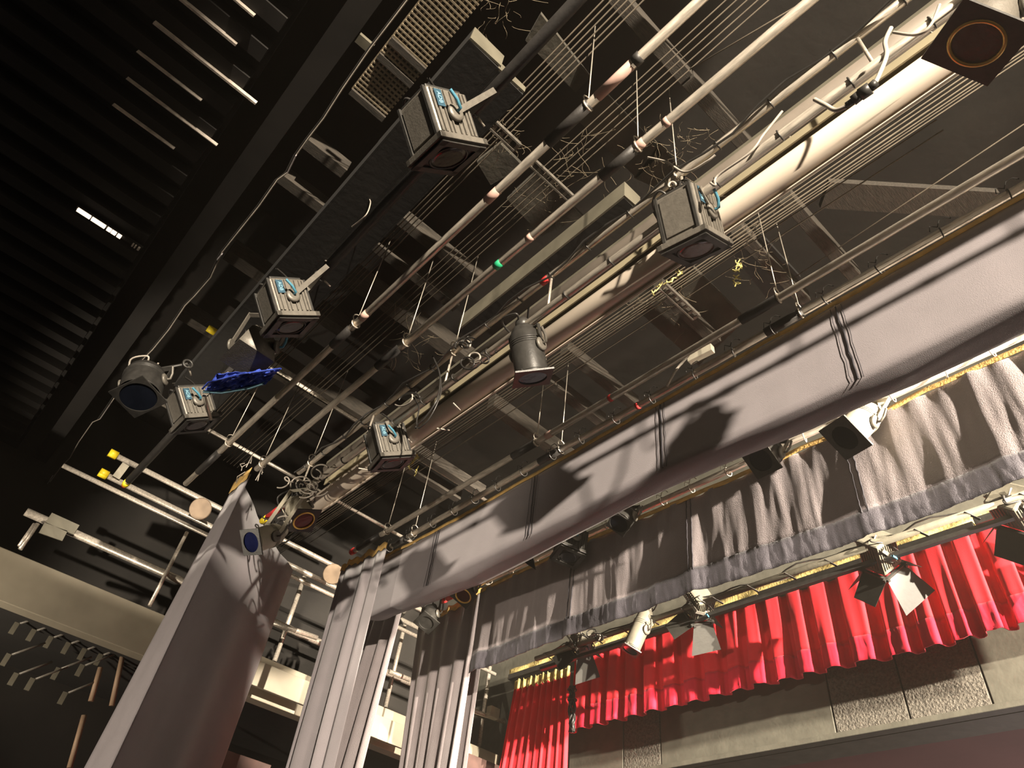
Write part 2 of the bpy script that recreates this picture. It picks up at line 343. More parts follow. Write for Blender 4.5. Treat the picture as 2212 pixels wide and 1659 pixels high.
# ================================================================ BARS
HZ = 1.6 + 3.4
def bar(y, z, xa, xb, label, name='fly_bar', r=.024, sleeves=(), tapes=(), ties=0, cap=None, group='long bars'):
    t = thing(name, label, 'bar', (xa, y, z), group)
    MB().tube((xa, y, z), (xb, y, z), r, 20).build('pipe', 'pipe', t)
    for (a, b) in sleeves: MB().tube((a, y, z), (b, y, z), r + .006, 20).build('sleeve', 'sleeve', t)
    for (a, b, m) in tapes: MB().tube((a, y, z), (b, y, z), r + .002, 20).build('tape', m, t)
    for i in range(int(ties)):
        x = xa + (i + .5) * (xb - xa) / ties + random.uniform(-.03, .03)
        MB().ring((x, y, z), (1, 0, .1), r + .004, .004, 14, 5).build('cable_tie', 'cable', t)
    if cap: MB().tube((xa - .05, y, z), (xa + .01, y, z), r + .006, 16).build('end_cap', cap, t)
    return t
yA, yB, yC, yD, yE, yF = 1.0, 1.33, 1.60, 2.62, 2.80, 3.78
X = lambda a, b, y: aty(a, b, y).x
bar(yA, HZ, X(395, 1056, yA), 1.6, 'upper long bare pipe, first one right of the big box lantern', sleeves=[(X(420, 1035, yA), X(470, 985, yA)), (X(1185, 305, yA), X(1275, 222, yA)), (X(715, 755, yA), X(760, 705, yA)), (X(1370, 130, yA), X(1385, 115, yA))],
    tapes=[(X(780, 690, yA), X(795, 675, yA), 'pink'), (X(1290, 215, yA), X(1365, 140, yA), 'pink'), (X(1050, 440, yA), X(1075, 415, yA), 'pink')])
bar(yB, HZ, X(555, 1012, yB), 2.2, 'second long bare pipe, tied to the tallest grey side curtain at its lower end', sleeves=[(X(820, 780, yB), X(868, 740, yB)), (X(1300, 375, yB), X(1372, 315, yB))],
    tapes=[(X(1375, 312, yB), X(1392, 298, yB), 'pink'), (X(1140, 520, yB), X(1150, 512, yB), 'pink'), (X(1072, 570, yB), X(1084, 562, yB), 'green'), (X(1435, 265, yB), X(1445, 255, yB), 'pink')])
# ladder-type lighting bar C
zl = 1.6 + 3.08
xc0 = X(600, 1070, yC)
tC = bar(yC, HZ, xc0 + .3, 2.6, 'twin-pipe lighting bar with cable ties, hung with lanterns through the centre', 'lighting_bar', .022, ties=26, tapes=[(X(1165, 650, yC), X(1180, 640, yC), 'redp')])
MB().tube((xc0, yC, zl), (2.6, yC, zl), .022, 20).build('lower_pipe', 'pipe', tC)
for i in range(9):
    x = xc0 + .5 + i * .95; MB().tube((x, yC, zl), (x, yC, HZ), .008, 8).build('ladder_rung', 'pipe', tC)
MB().tube((xc0 - .12, yC, zl), (xc0 - .02, yC, zl), .027, 14).build('end_cap', 'yellow', tC)
MB().tube((xc0 - .02, yC, zl), (xc0 + .25, yC, zl), .026, 14).build('tape', 'redp', tC)
for i in range(24):
    x = xc0 + .2 + i * .33; MB().ring((x, yC, zl), (1, 0, .1), .027, .004, 12, 5).build('cable_tie', 'cable', tC)
# power cable lashed along it
MB().path([(xc0 + .3 + i * .16, yC + .02 * math.sin(i * 1.7) - .035, HZ - .02 + .018 * math.sin(i * .9)) for i in range(50)], .007, 6).build('power_cable', 'cable', tC)
bar(yD, HZ, X(765, 1190, yD), 2.6, 'lower bare pipe just above the grey cloth border', sleeves=[(X(775, 1182, yD), X(822, 1158, yD)), (X(1108, 985, yD), X(1155, 957, yD)), (X(1600, 690, yD), X(1680, 640, yD))],
    tapes=[(X(1316, 862, yD), X(1322, 858, yD), 'redp'), (X(1180, 940, yD), X(1192, 935, yD), 'pink')], cap='redp')
bar(yE, HZ, X(845, 1182, yE), 2.6, 'pipe carrying the long pale-lit grey border', sleeves=[(X(850, 1180, yE), X(880, 1163, yE)), (X(1655, 722, yE), X(1735, 672, yE)), (X(1165, 1000, yE), X(1215, 970, yE))], tapes=[(X(1375, 888, yE), X(1381, 884, yE), 'redp')])
bar(yF, HZ, X(960, 1305, yF), 1.4, 'pipe carrying the wrinkled dark sateen border', cap='redp', tapes=[(X(965, 1302, yF), X(985, 1290, yF), 'redp')])
# first lighting bar (nearest the edge beam)
y0_ = .62
t0 = bar(y0_, HZ, X(318, 972, y0_), 1.0, 'dark lighting bar carrying the three box lanterns at upper left', 'lighting_bar', .026, sleeves=[(X(345, 930, y0_), X(620, 600, y0_)), (X(700, 500, y0_), 1.0)], cap='yellow',
         tapes=[(X(345, 925, y0_), X(352, 915, y0_), 'redp'), (X(838, 388, y0_) - .02, X(838, 388, y0_) + .02, 'redp')])
# off-white tube with batten, grey tube beside it
yT = 1.872; zT = 1.6 + 3.264; xt0 = X(676, 1100, yT)
tt = thing('screen_roller', 'thick off-white tube running the full width under the grid', 'tube', (xt0, yT, zT))
MB().tube((xt0, yT, zT), (2.8, yT, zT), .069, 40).build('roller_tube', 'duct', tt)
MB().box(((xt0 + .3 + 2.8) / 2, yT - .05, zT + .074), (2.5 - xt0, .09, .02)).build('batten', 'khaki', tt)
MB().box(((xt0 + .3 + 2.8) / 2, yT - .093, zT + .05), (2.5 - xt0, .008, .06)).build('batten_lip', 'khaki', tt)
MB().box(((xt0 + 2.8) / 2, yT + .05, zT - .06), (2.8 - xt0, .012, .03)).build('bottom_slat', 'duct', tt)
MB().lathe((xt0 - .02, yT, zT), (xt0, yT, zT), [(0, .055), (.5, .071), (1, .071)], 30).build('end_disc', 'cream', tt)
yG = 1.915; zG = 1.6 + 3.69; xg0 = X(700, 1050, yG)
gt = thing('grey_tube', 'dull grey tube between the lighting bar and the off-white tube', 'tube', (xg0, yG, zG))
MB().tube((xg0, yG, zG), (2.6, yG, zG), .068, 30).build('tube_body', 'ducted', gt)
MB().box(((xg0 + 2.6) / 2, yG - .05, zG + .055), (2.6 - xg0, .01, .04)).build('fin', 'tray', gt)
for i, (a, b) in enumerate([(2020, 85), (1715, 308), (1690, 333), (1590, 405), (1565, 435), (1350, 585), (1330, 600), (1250, 655), (1185, 705), (1105, 760), (1010, 835), (985, 880), (950, 935), (880, 950), (780, 1020)]):
    p = aty(a, b, 1.82)
    tag(MB().beam(p + Vector((0, -.03, .02)), p + Vector((.0 if i % 2 else .05, .04, .0 if i % 2 else .02)), .006, .008).build('bracket_pin', 'whitecable'),
        'small pale pin in the gap between the grey tube and the off-white tube', 'pin', 'pins between the two tubes')

# suspension wires
def wire(px, py, y, z=HZ, label='', r=.0035, m='wire', top=4.5, lean=0):
    x = X(px, py, y); t = thing('suspension_wire', label, 'wire', (x, y, z), 'wires holding the bars')
    MB().tube((x, y, z + .08), (x + lean, y, 1.6 + top), r, 8).build('wire', m, t)
    MB().ring((x, y, z + .05), (1, 0, 0), .035, .004, 12, 6).build('shackle', m, t)
    MB().ring((x, y, z), (1, .05, 0), .030, .006, 12, 6).build('clamp_ring', 'pipe', t)
for a, b, y, l in [(1270, 228, yA, 'thin wire rising from the upper long pipe near top centre'), (1378, 300, yB, 'thin wire rising from the second long pipe right of top centre'),
                   (480, 985, yA, 'bright wire rising from the lower end of the upper long pipe'), (568, 1000, yB, 'bright wire rising from the lower end of the second long pipe'),
                   (760, 720, yA, 'thin wire on the upper long pipe left of the sheet-metal tray'), (878, 738, yB, 'thin wire on the second long pipe by the cobwebs'),
                   (670, 1005, yC, 'thin wire rising over the cable tangle at lower left'), (975, 780, yC, 'thin wire over the cable tangle at centre'), (1462, 370, yC, 'thin wire above the brightly lit box lantern'),
                   (835, 1150, yD, 'wire rising from the lower curtain pipe at its left end'), (892, 1160, yE, 'wire rising from the left end of the grey border pipe'),
                   (1160, 945, yD, 'wire rising from the middle of the lower curtain pipe'), (1212, 968, yE, 'wire rising from the middle of the grey border pipe'),
                   (1678, 628, yD, 'wire rising from the lower curtain pipe at right'), (1727, 668, yE, 'wire rising from the grey border pipe at right'), (1875, 885, yF, 'short wire above the sateen border pipe')]:
    wire(a, b, y, label=l)

# ================================================================ CLOTH
def lerp_poly(pl, x):
    if x <= pl[0][0]: return pl[0][1]
    for (a, b), (c, d) in zip(pl, pl[1:]):
        if x <= c: return b + (d - b) * (x - a) / (c - a)
    return pl[-1][1]
def plane_poly(px, y): return sorted([(aty(a, b, y).x, aty(a, b, y).z) for a, b in px])
def webbing(top, y, x0, x1, h, m, parent, wob=.008, fold=None, th=.004):
    rows = []; n = max(4, int((x1 - x0) / .03))
    for i in range(n + 1):
        x = x0 + (x1 - x0) * i / n; z = lerp_poly(top, x); w_ = wob * noise.noise(Vector((x * 5, y, 3)))
        d = fold(x, 0) if fold else 0
        rows.append([Vector((x, y - .008 + d, z + h * .5 + w_)), Vector((x, y - .010 + d, z - h * .5 + w_ * 1.6))])
    return MB().grid(rows).build('webbing', m, parent, solid=th)
def ties(parent, y, x0, x1, step, z=HZ, m='cable'):
    x = x0 + .1
    while x < x1:
        o = MB().ring((x, y, z - .012), (1, random.uniform(-.3, .3), 0), .036, .004, 12, 5)
        o.path([(x, y - .03, z + .02), (x + .02, y - .04, z + .05), (x + .05, y - .035, z + .055), (x + .07, y - .03, z + .03)], .0035, 5)
        o.path([(x, y - .03, z + .02), (x - .03, y - .045, z + .04), (x - .04, y - .035, z + .01)], .003, 5)
        o.build('tie', m, parent); x += step * random.uniform(.85, 1.15)
# --- border 1 (smooth, tightly hung, bottom gathered under)
top = plane_poly([(828, 1205), (880, 1180), (1000, 1115), (1472, 845), (1900, 603), (2212, 425)], yE)
lit = plane_poly([(800, 1330), (848, 1306), (922, 1265), (1144, 1154), (1472, 993), (1853, 820), (2212, 643)], yE)
yE2 = yE + .25
bot = plane_poly([(770, 1376), (792, 1382), (812, 1352), (848, 1332), (1036, 1262), (1212, 1171), (1347, 1102), (1472, 1040), (1810, 901), (1978, 830), (2212, 715)], yE2)
bx0, bx1 = X(812, 1250, yE), 1.6
b1 = thing('grey_border', 'long smooth grey cloth border with yellow webbing, nearest the camera', 'curtain', (bx0, yE, 4.5), 'cloth borders')
rows = []; n = 260
for i in range(n + 1):
    x = bx0 + (bx1 - bx0) * i / n; zt, zm, zb = lerp_poly(top, x) - .01, lerp_poly(lit, x), lerp_poly(bot, x); r = []
    for j in range(15):
        t = j / 14; z = zt + (zm - zt) * t
        r.append(Vector((x, yE + .012 * noise.noise(Vector((x * 1.1, z * .7, 0))) + .006 * noise.noise(Vector((x * 5, z * .6, 2))) * t, z)))
    for j in range(1, 9):
        t = j / 8; a = t * math.pi / 2
        d = .030 * noise.noise(Vector((x * 1.5 + t * 2, z, 5)))
        r.append(Vector((x, yE + .25 * t ** 1.15 + d * t * .4, zm + (zb - zm) * t - .035 * math.sin(t * math.pi) + d * t)))
    rows.append(r)
MB().grid(rows).build('cloth', 'cloth', b1, solid=.004)
webbing(top, yE, bx0, bx1, .035, 'web_yellow', b1)
for px in [(1810, 670, 1855, 822), (1428, 870, 1436, 1010), (1158, 1020, 1145, 1150), (950, 1138, 925, 1262)]:
    xa = (aty(px[0], px[1], yE).x + aty(px[2], px[3], yE).x) / 2
    for dx in (-.035, 0, .03):
        pts = [(xa + dx + .008 * noise.noise(Vector((z * .11 * 6, xa, dx * 50))), yE - .012 + .012 * noise.noise(Vector((xa * 1.1, zz * .7, 0))), zz) for z in range(12) for zz in [lerp_poly(top, xa) - .03 + (lerp_poly(lit, xa) - lerp_poly(top, xa) + .02) * z / 11]]
        MB().path(pts, .0045 if dx == 0 else .002, 5).build('seam', 'seam', b1)
ties(b1, yE, bx0, bx1, .32)
# --- border 2 (sateen, wrinkled, with hem)
top = plane_poly([(1042, 1275), (1100, 1247), (1300, 1155), (1472, 1082), (1700, 985), (1900, 895), (2000, 845), (2212, 752)], yF)
sm = plane_poly([(1012, 1417), (1239, 1332), (1480, 1237), (1860, 1107), (2212, 975)], yF)
bot = plane_poly([(1003, 1457), (1239, 1371), (1480, 1285), (1600, 1252), (1853, 1166), (2212, 1036)], yF)
fx0, fx1 = X(1028, 1350, yF), .75
b2 = thing('sateen_border', 'wrinkled dark sateen border with a black hem, behind the smooth one', 'curtain', (fx0, yF, 4.4), 'cloth borders')
seams = [X(1855, 1048, yF), X(1493, 1158, yF), X(1234, 1292, yF), fx0 + .1]
def f2(x, t):
    g = .020 * noise.noise(Vector((x * 2.2 + .25 * t, t * .5, 1))) + .014 * noise.noise(Vector((x * 8 + .3 * t, t * .8, 4))) + .006 * noise.noise(Vector((x * 26, t * 2, 6)))
    for s_ in seams:
        d = (x - s_) / .07; g += -.02 * math.exp(-d * d) * (.3 + t)
    g += (.03 * math.sin(x * 14) + .02 * math.sin(x * 37 + 1)) * math.exp(-t * 5)      # gathering under the webbing
    return g * (.35 + .65 * t) if t < 1 else g
rows = []; hem = []; n = 420
for i in range(n + 1):
    x = fx0 + (fx1 - fx0) * i / n; zt, zs, zb = lerp_poly(top, x) - .01, lerp_poly(sm, x), lerp_poly(bot, x)
    rows.append([Vector((x, yF + f2(x, j / 22), zt + (zs - zt) * j / 22)) for j in range(23)])
    hem.append([Vector((x, yF + f2(x, 1) + .008 * noise.noise(Vector((x * 40, j * .4, 9))) - .004 * math.sin(j / 6 * math.pi) , zs + (zb - zs) * j / 6)) for j in range(7)])
MB().grid(rows).build('cloth', 'satin', b2, solid=.003)
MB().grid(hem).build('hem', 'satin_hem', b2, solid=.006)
webbing(top, yF, fx0, fx1, .04, 'web_yellow', b2)
for s_ in seams[:3]:
    for dx in (-.02, .02):
        MB().path([(s_ + dx + .006 * noise.noise(Vector((j * .9, s_, dx))), yF - .006 + f2(s_ + dx, j / 22), lerp_poly(top, s_) - .02 + (lerp_poly(sm, s_) - lerp_poly(top, s_)) * j / 22) for j in range(23)], .004, 5).build('seam', 'seam', b2)
ties(b2, yF, fx0, fx1, .30, m='whitecable')
# --- red pelmet
yP = 5.46
top = plane_poly([(1236, 1425), (1293, 1405), (1407, 1372), (1546, 1322), (1715, 1279), (1971, 1191), (2160, 1130), (2212, 1112)], yP)
bot = plane_poly([(1240, 1580), (1252, 1575), (1367, 1548), (1479, 1521), (1600, 1491), (1802, 1444), (1977, 1410), (2212, 1349)], yP)
px0, px1 = X(1236, 1470, yP), .2
pm = thing('red_pelmet', 'pleated bright red pelmet across the proscenium', 'curtain', (px0, yP, 4.4), 'red curtains')
ph = [0]
def pleat(x, t):
    u = x * 2 * math.pi / .235 + 1.6 * noise.noise(Vector((x * 1.3, 0, 0))) * 2 + .35 * t * math.sin(x * 5)
    v = math.sin(u); sq = math.tanh(4.5 * (v + .40))
    return -.040 * sq * (.55 + .45 * t) + .022 * noise.noise(Vector((x * 7, t * .7, 2))) + .012 * math.sin(x * 55 + t) * t * .4
rows = []; hem = []; n = 620
for i in range(n + 1):
    x = px0 + (px1 - px0) * i / n; zt, zb = lerp_poly(top, x), lerp_poly(bot, x); zs = zb + (zt - zb) * .26
    rows.append([Vector((x, yP + pleat(x, j / 16 * .74), zt + (zs - zt) * j / 16 + .012 * noise.noise(Vector((x * 9, j / 8, 7))))) for j in range(17)])
    hem.append([Vector((x, yP + pleat(x, .74 + .26 * j / 6) + .004 * noise.noise(Vector((x * 60, j * .5, 3))), zs + (zb - zs) * j / 6 + .012 * noise.noise(Vector((x * 9, 2, 7))))) for j in range(7)])
MB().grid(rows).build('cloth', 'red', pm, solid=.005)
MB().grid(hem).build('hem', 'red_hem', pm, solid=.008)
# track, webbing behind
tr = thing('curtain_track', 'black curtain track trunking along the top of the red pelmet', 'track', (px0, yP, 4.9))
zt_ = aty(1600, 1305, yP - .06).z
for (a, b, c, d) in [(1100, 1462, 1290, 1405), (1290, 1404, 1640, 1292), (1640, 1292, 2105, 1130), (2105, 1130, 2300, 1065)]:
    p = aty(a, b, yP - .07); q = aty(c, d, yP - .07); zz = (p.z + q.z) / 2
    MB().box(((p.x + q.x) / 2, yP - .07, zz), (q.x - p.x - .01, .05, .06)).build('track_section', 'blackmetal', tr, bevel=.004)
yw = yP + .05
topw = plane_poly([(1100, 1452), (1300, 1386), (1550, 1304), (1700, 1256), (2100, 1118), (2212, 1080)], yw)
cl = thing('calico_strip', 'pale yellow calico strip behind the bar above the red pelmet', 'cloth strip', (px0, yw, 4.9))
rows = []
for i in range(201):
    x = topw[0][0] + (px1 - topw[0][0]) * i / 200; z = lerp_poly(topw, x)
    rows.append([Vector((x, yw + .02 * math.sin(x * 17 + j) * j / 4, z + .03 - .11 * j / 4 + .015 * noise.noise(Vector((x * 4, j, 1))))) for j in range(5)])
MB().grid(rows).build('cloth', 'web_pale', cl, solid=.004)
# lighting bar with lanterns in front of the pelmet
yL = 4.62; zL = 1.6 + 2.93
p = aty(1110, 1440, yL)
zL = aty(1560, 1288, yL).z
tL = thing('lighting_bar', 'lighting bar in front of the red pelmet, hung with shuttered lanterns', 'bar', (-5, yL, zL), 'long bars')
xa, xb = X(1160, 1398, yL), .6
MB().tube((xa, yL, zL), (xb, yL, zL), .024, 18).build('pipe', 'silver', tL)
MB().box(((xa + xb) / 2, yL + .08, zL - .075), (xb - xa, .04, .03)).build('trunking', 'blackmetal', tL)
for i in range(14):
    x = xa + .15 + i * .33; MB().beam((x, yL - .03, zL), (x + .06, yL + .03, zL - .05), .02, .004).build('strap', 'blackmetal', tL)
MB().path([(xa + .1 + i * .1, yL + .03 * math.sin(i * 1.3), zL + .03 + .02 * math.sin(i * .7)) for i in range(44)], .006, 6).build('power_cable', 'cable', tL)

# --- legs
def leg(name, label, tl, tr_, bl, br, y, m, folds, amp, zbot=None, seed=0, web='web_yellow', webh=.07, ydir=0.0, group='tall grey side curtains', sag=0, cols=120):
    a, b = aty(*tl, y), aty(*tr_, y); c, d = aty(*bl, y), aty(*br, y)
    t = thing(name, label, 'curtain', ((a.x + b.x) / 2, y, .02), group)
    sl = (c - a) / (c.z - a.z); sr = (d - b) / (d.z - b.z); zb = .02
    A2 = a + sl * (zb - a.z); B2 = b + sr * (zb - b.z); rows = []
    for i in range(cols + 1):
        s_ = i / cols; T = a.lerp(b, s_); B = A2.lerp(B2, s_); r = []
        for j in range(41):
            t_ = j / 40; q = T.lerp(B, t_ ** .8)
            w_ = amp * (.5 + .5 * min(1, t_ * 4)) * (math.sin(s_ * folds * 6.283 + 1.5 * noise.noise(Vector((s_ * 3, seed, 0))) + .5 * noise.noise(Vector((t_ * 2, seed, 3)))) + .8 * noise.noise(Vector((s_ * folds * 2, t_ * 1.5, seed))))
            q = q + Vector((0, w_ + ydir * s_, -sag * 4 * s_ * (1 - s_) * math.exp(-t_ * 3)))
            r.append(q)
        rows.append(r)
    MB().grid(rows).build('cloth', m, t, solid=.004)
    if web:
        wr = [[r[0] + Vector((0, -.006, .055 + .012 * math.sin(i * .35))), r[0] + Vector((0, -.008, -webh + .055 + .01 * math.sin(i * .5)))] for i, r in enumerate(rows)]
        MB().grid(wr).build('webbing', web, t, solid=.004)
    return t
leg('side_curtain', 'narrow grey side curtain with yellow webbing top, right of the tallest grey one', (737, 1232), (836, 1182), (617, 1659), (722, 1659), 2.66, 'cloth', 3, .03, seed=1)
leg('side_curtain', 'narrow grey side curtain directly behind the left end of the smooth border', (800, 1340), (872, 1305), (700, 1659), (783, 1659), 3.15, 'satin', 3, .035, seed=5, web=None)
leg('side_curtain', 'pale gathered side curtain hanging from the left end of the sateen border', (905, 1345), (1042, 1280), (862, 1659), (985, 1659), 3.84, 'satin', 5, .03, seed=2, sag=.04)
leg('side_curtain', 'shaded side curtain just right of the pale gathered one', (1010, 1400), (1045, 1390), (975, 1659), (1008, 1659), 4.1, 'satin', 2, .02, seed=9, web=None)
leg('red_side_curtain', 'tall pleated red side curtain at the left of the proscenium', (1112, 1482), (1232, 1452), (1078, 1659), (1226, 1659), 5.40, 'red', 9, .035, seed=3, web='web_pale', webh=.10, group='red curtains', cols=240)
# tall leg turned towards the camera: narrow pale return and a broad dark face
t = thing('side_curtain', 'tallest grey side curtain at lower left, pale edge with a broad dark face', 'curtain', (-5.8, 1.5, .02), 'tall grey side curtains')
tl = aty(503, 1062, 1.36); tr_ = aty(540, 1040, 1.36)
xl = lambda z: tl.x
e1a, e1b = aty(500, 1060, 1.36), aty(182, 1659, 1.36)
e2a, e2b = aty(528, 1050, 1.36), aty(238, 1659, 1.36)
def ext(a, b, z): s_ = (b - a) / (b.z - a.z); return a + s_ * (z - a.z)
rows = []
for i in range(13):
    s_ = i / 12; r = []
    for j in range(41):
        z = (e1a.z + .02) + (.02 - e1a.z) * j / 40
        q = ext(e1a, e1b, z).lerp(ext(e2a, e2b, z), s_); r.append(q + Vector((0, .01 * math.sin(s_ * 7), 0)))
    rows.append(r)
MB().grid(rows).build('cloth_return', 'cloth', t, solid=.004)
rows = []; e3a, e3b = atx(648, 1190, -6.5), atx(480, 1659, -6.5)
for i in range(61):
    s_ = i / 60; r = []
    for j in range(41):
        t_ = j / 40; z = (e2a.z) + (.02 - e2a.z) * t_
        q = ext(e2a, e2b, z).lerp(ext(e3a, e3b, z), s_) + Vector((.045 * math.sin(s_ * 16 + t_) * (.3 + .7 * t_) + .04 * noise.noise(Vector((s_ * 5, t_ * 2, 8))), 0, -.04 * math.sin(s_ * math.pi) * (1 - t_)))
        r.append(q)
    rows.append(r)
MB().grid(rows).build('cloth', 'cloth', t, solid=.004)
MB().grid([[ext(e1a, e1b, e1a.z).lerp(ext(e2a, e2b, e1a.z), i / 6) + Vector((0, -.01, dz + .01 * math.sin(i * 2))) for dz in (.09, -.04)] for i in range(7)]).build('webbing', 'web_yellow', t, solid=.004)
for k in range(7):
    p = aty(545 + random.uniform(-20, 25), 1012 + random.uniform(-15, 20), 1.34)
    MB().path([p, p + Vector((random.uniform(-.07, .07), -.03, random.uniform(-.05, .06))), p + Vector((random.uniform(-.1, .1), -.02, random.uniform(-.12, .02)))], .004, 5).build('tie', 'whitecable', t)

# ================================================================ LANTERNS
def solve(rear, b, L_, far=True):
    d = ray(*b); o = rear - EYE; A = d.dot(d); B = -2 * d.dot(o); Cc = o.dot(o) - L_ * L_; disc = B * B - 4 * A * Cc
    if disc < 0: t = -B / (2 * A)
    else: t = (-B + (1 if far else -1) * math.sqrt(disc)) / (2 * A)
    return EYE + d * t
txt_mesh = {}
def text_mesh(s_, size):
    if s_ not in txt_mesh:
        cu = bpy.data.curves.new('lettering', 'FONT'); cu.body = s_; cu.size = size; cu.extrude = .001; cu.align_x = 'CENTER'; cu.align_y = 'CENTER'
        o = bpy.data.objects.new('tmp', cu); C.objects.link(o); bpy.context.view_layer.update()
        me = bpy.data.meshes.new_from_object(o.evaluated_get(bpy.context.evaluated_depsgraph_get())); bpy.data.objects.remove(o)
        me.materials.clear(); me.materials.append(M['letters']); txt_mesh[s_] = me
    return txt_mesh[s_]
def start(name, label, rear_px, front_px, y, L_, far, a, cat='stage light', group=None, rz=3.12):
    rear = aty(*rear_px, y) if y > .8 else atz(*rear_px, rz); front = solve(rear, front_px, L_, far); c = (rear + front) / 2
    t = thing(name, label, cat, c, group); z = (front - rear)
    sight = (c - EYE).normalized(); a = math.radians(a)
    right = CR - sight * CR.dot(sight)
    x = right.normalized() * math.cos(a) - sight * math.sin(a)
    rot_to(t, x, z); bpy.context.view_layer.update()
    return t, t.matrix_world.inverted()
def yoke(t, inv, y, zbar, half, m='greymetal', strap=.03, off=(0, 0, 0), knob='blue', hook=True):
    barp = Vector((t.location.x, y, zbar)); u = inv @ barp; u.x = 0
    L_ = max(.12, u.length - .05); u.normalize(); s_ = MB()
    x = Vector((1, 0, 0)); v = x.cross(u)
    for k in (-1, 1):
        s_.box(Vector((k * half, 0, 0)) + u * (L_ / 2), (.006, strap, L_ + .02), (x, v, u))
    s_.box(u * L_, (half * 2, strap, .006), (x, v, u)); s_.build('yoke', m, t, True)
    for k in (-1, 1):
        MB().lathe((k * (half - .012), 0, 0), (k * (half + .008), 0, 0), [(0, .042), (.6, .042), (.8, .037), (1, .028)], 18).build('pivot_disc', 'greymetal', t, True)
    lv = MB().path([(half + .012, 0, 0), (half + .03, 0, 0), (half + .045, .02, -.03), (half + .05, .05, -.07)], .008, 8); lv.build('locking_lever', knob, t, True)
    if hook:
        c = inv @ barp; h = MB().path([u * L_, u * (L_ + .02), c], .012, 8); h.build('hook_clamp', 'blackmetal', t, True)
        ax = (inv.to_3x3() @ Vector((1, 0, 0))).normalized(); MB().ring(c, ax, .031, .009, 16, 6).build('clamp_jaw', 'blackmetal', t, True)
        MB().tube(c - v * .02, c - v * .09, .006, 8).build('clamp_bolt', 'wire', t, True)
    return u, L_
def tail(t, start_, pts, m='cable', r=.0065):
    P = [Vector(start_)] + [Vector(p) for p in pts]; out = []
    for i in range(len(P) - 1):      # catmull-rom
        p0 = P[max(0, i - 1)]; p1 = P[i]; p2 = P[i + 1]; p3 = P[min(len(P) - 1, i + 2)]
        for k in range(6):
            u = k / 6; out.append(.5 * ((2 * p1) + (p2 - p0) * u + (2 * p0 - 5 * p1 + 4 * p2 - p3) * u * u + (3 * p1 - p0 - 3 * p2 + p3) * u ** 3))
    out.append(P[-1]); MB().path(out, r, 7).build('cable', m, t, True)
def box_lantern(label, rear, front, y, zbar, a, gel='gel_red', far=True, L_=.29, w_=.20, h_=.215, body='greymetal', badge=True, group='box lanterns', cabl='cable'):
    t, inv = start('box_lantern', label, rear, front, y, L_, False, a, group=group)
    s_ = MB().box((0, 0, -.01), (w_, h_, L_ - .04)); s_.build('housing', body, t, True, bevel=.012)
    # side ribs along the beam, vent slots on top
    for k in (-1, 1):
        for j in (-.42, -.33, -.18, -.06, .1, .2, .32, .42):
            MB().box((k * (w_ / 2 + .004), j * h_, -.01), (.010, .012 if abs(j) > .3 else .006, L_ - .07)).build('side_rib', body, t, True)
        MB().box((0, k * (h_ / 2 + .003), -.01), (w_ * .72, .008, L_ - .09)).build('cover_plate', body, t, True, bevel=.002)
        for j in (-.43, .43): MB().box((j * w_, k * (h_ / 2 + .006), -.01), (.014, .014, L_ - .04)).build('corner_rail', 'blackmetal', t, True)
    MB().box((0, 0, -L_ / 2 + .005), (w_ * .9, h_ * .9, .02)).build('rear_plate', 'blackmetal', t, True, bevel=.004)
    zf = L_ / 2
    s_ = MB()
    for k in (-1, 1):
        s_.box((k * (w_ / 2 + .01), 0, zf - .015), (.03, h_ + .05, .03)); s_.box((0, k * (h_ / 2 + .01), zf - .015), (w_ + .05, .03, .03))
    s_.build('front_frame', body, t, True, bevel=.003)
    s_ = MB()
    for k in (-1, 1):
        s_.box((k * (w_ / 2 - .004), 0, zf + .012), (.035, h_ + .03, .006)); s_.box((0, k * (h_ / 2 - .004), zf + .012), (w_ + .03, .035, .006))
    s_.build('filter_frame', 'blackmetal', t, True)
    MB().box((0, 0, zf + .004), (w_ - .03, h_ - .03, .003)).build('colour_filter', 'blackmetal', t, True)
    MB().lathe((0, 0, zf + .006), (0, 0, zf + .012), [(0, w_ * .40), (.6, w_ * .39), (1, w_ * .3)], 32).build('lens', gel, t, True)
    MB().ring((0, 0, zf + .008), (0, 0, 1), w_ * .41, .005, 32, 6).build('lens_ring', 'blackmetal', t, True)
    if badge:
        b = MB().box((w_ / 2 + .011, h_ * .28, -L_ / 2 + .075), (.003, .042, .085)).build('badge', 'badge', t, True)
        o = bpy.data.objects.new('lettering', text_mesh('ADB', .030)); C.objects.link(o); o.parent = b
        o.location = (w_ / 2 + .0135, h_ * .28, -L_ / 2 + .075)
        o.rotation_euler = Matrix((Vector((0, 0, 1)), Vector((0, -1, 0)), Vector((1, 0, 0)))).transposed().to_euler()
    u, yl = yoke(t, inv, y, zbar, w_ / 2 + .022)
    tail(t, (-.05, .02, -L_ / 2), [(-.09, .06, -L_ / 2 - .06), (-.16, .02, -L_ / 2 - .02), (-.14, -.08, -L_ / 2 + .05), (-.04, -.1, -L_ / 2 - .05), (.03, 0, -L_ / 2 - .10)], cabl)
    return t
Zb = HZ
box_lantern('big black box lantern with one bright ribbed side, at upper centre-left', (930, 218), (968, 338), y0_, HZ, 50, L_=.285, w_=.215, h_=.23)
box_lantern('dark box lantern with a pale blue handle, second along the left lighting bar', (602, 617), (628, 704), y0_, HZ, 62, L_=.27)
box_lantern('shaded box lantern nearest the left end, beside the blue filter', (402, 845), (424, 917), y0_, HZ, 62, L_=.26)
box_lantern('brightly lit box lantern hanging in front of the off-white tube right of centre', (1476, 425), (1503, 537), yC, zl, 32, 'gel_maroon', body='greymetal', L_=.29, w_=.215, h_=.225)
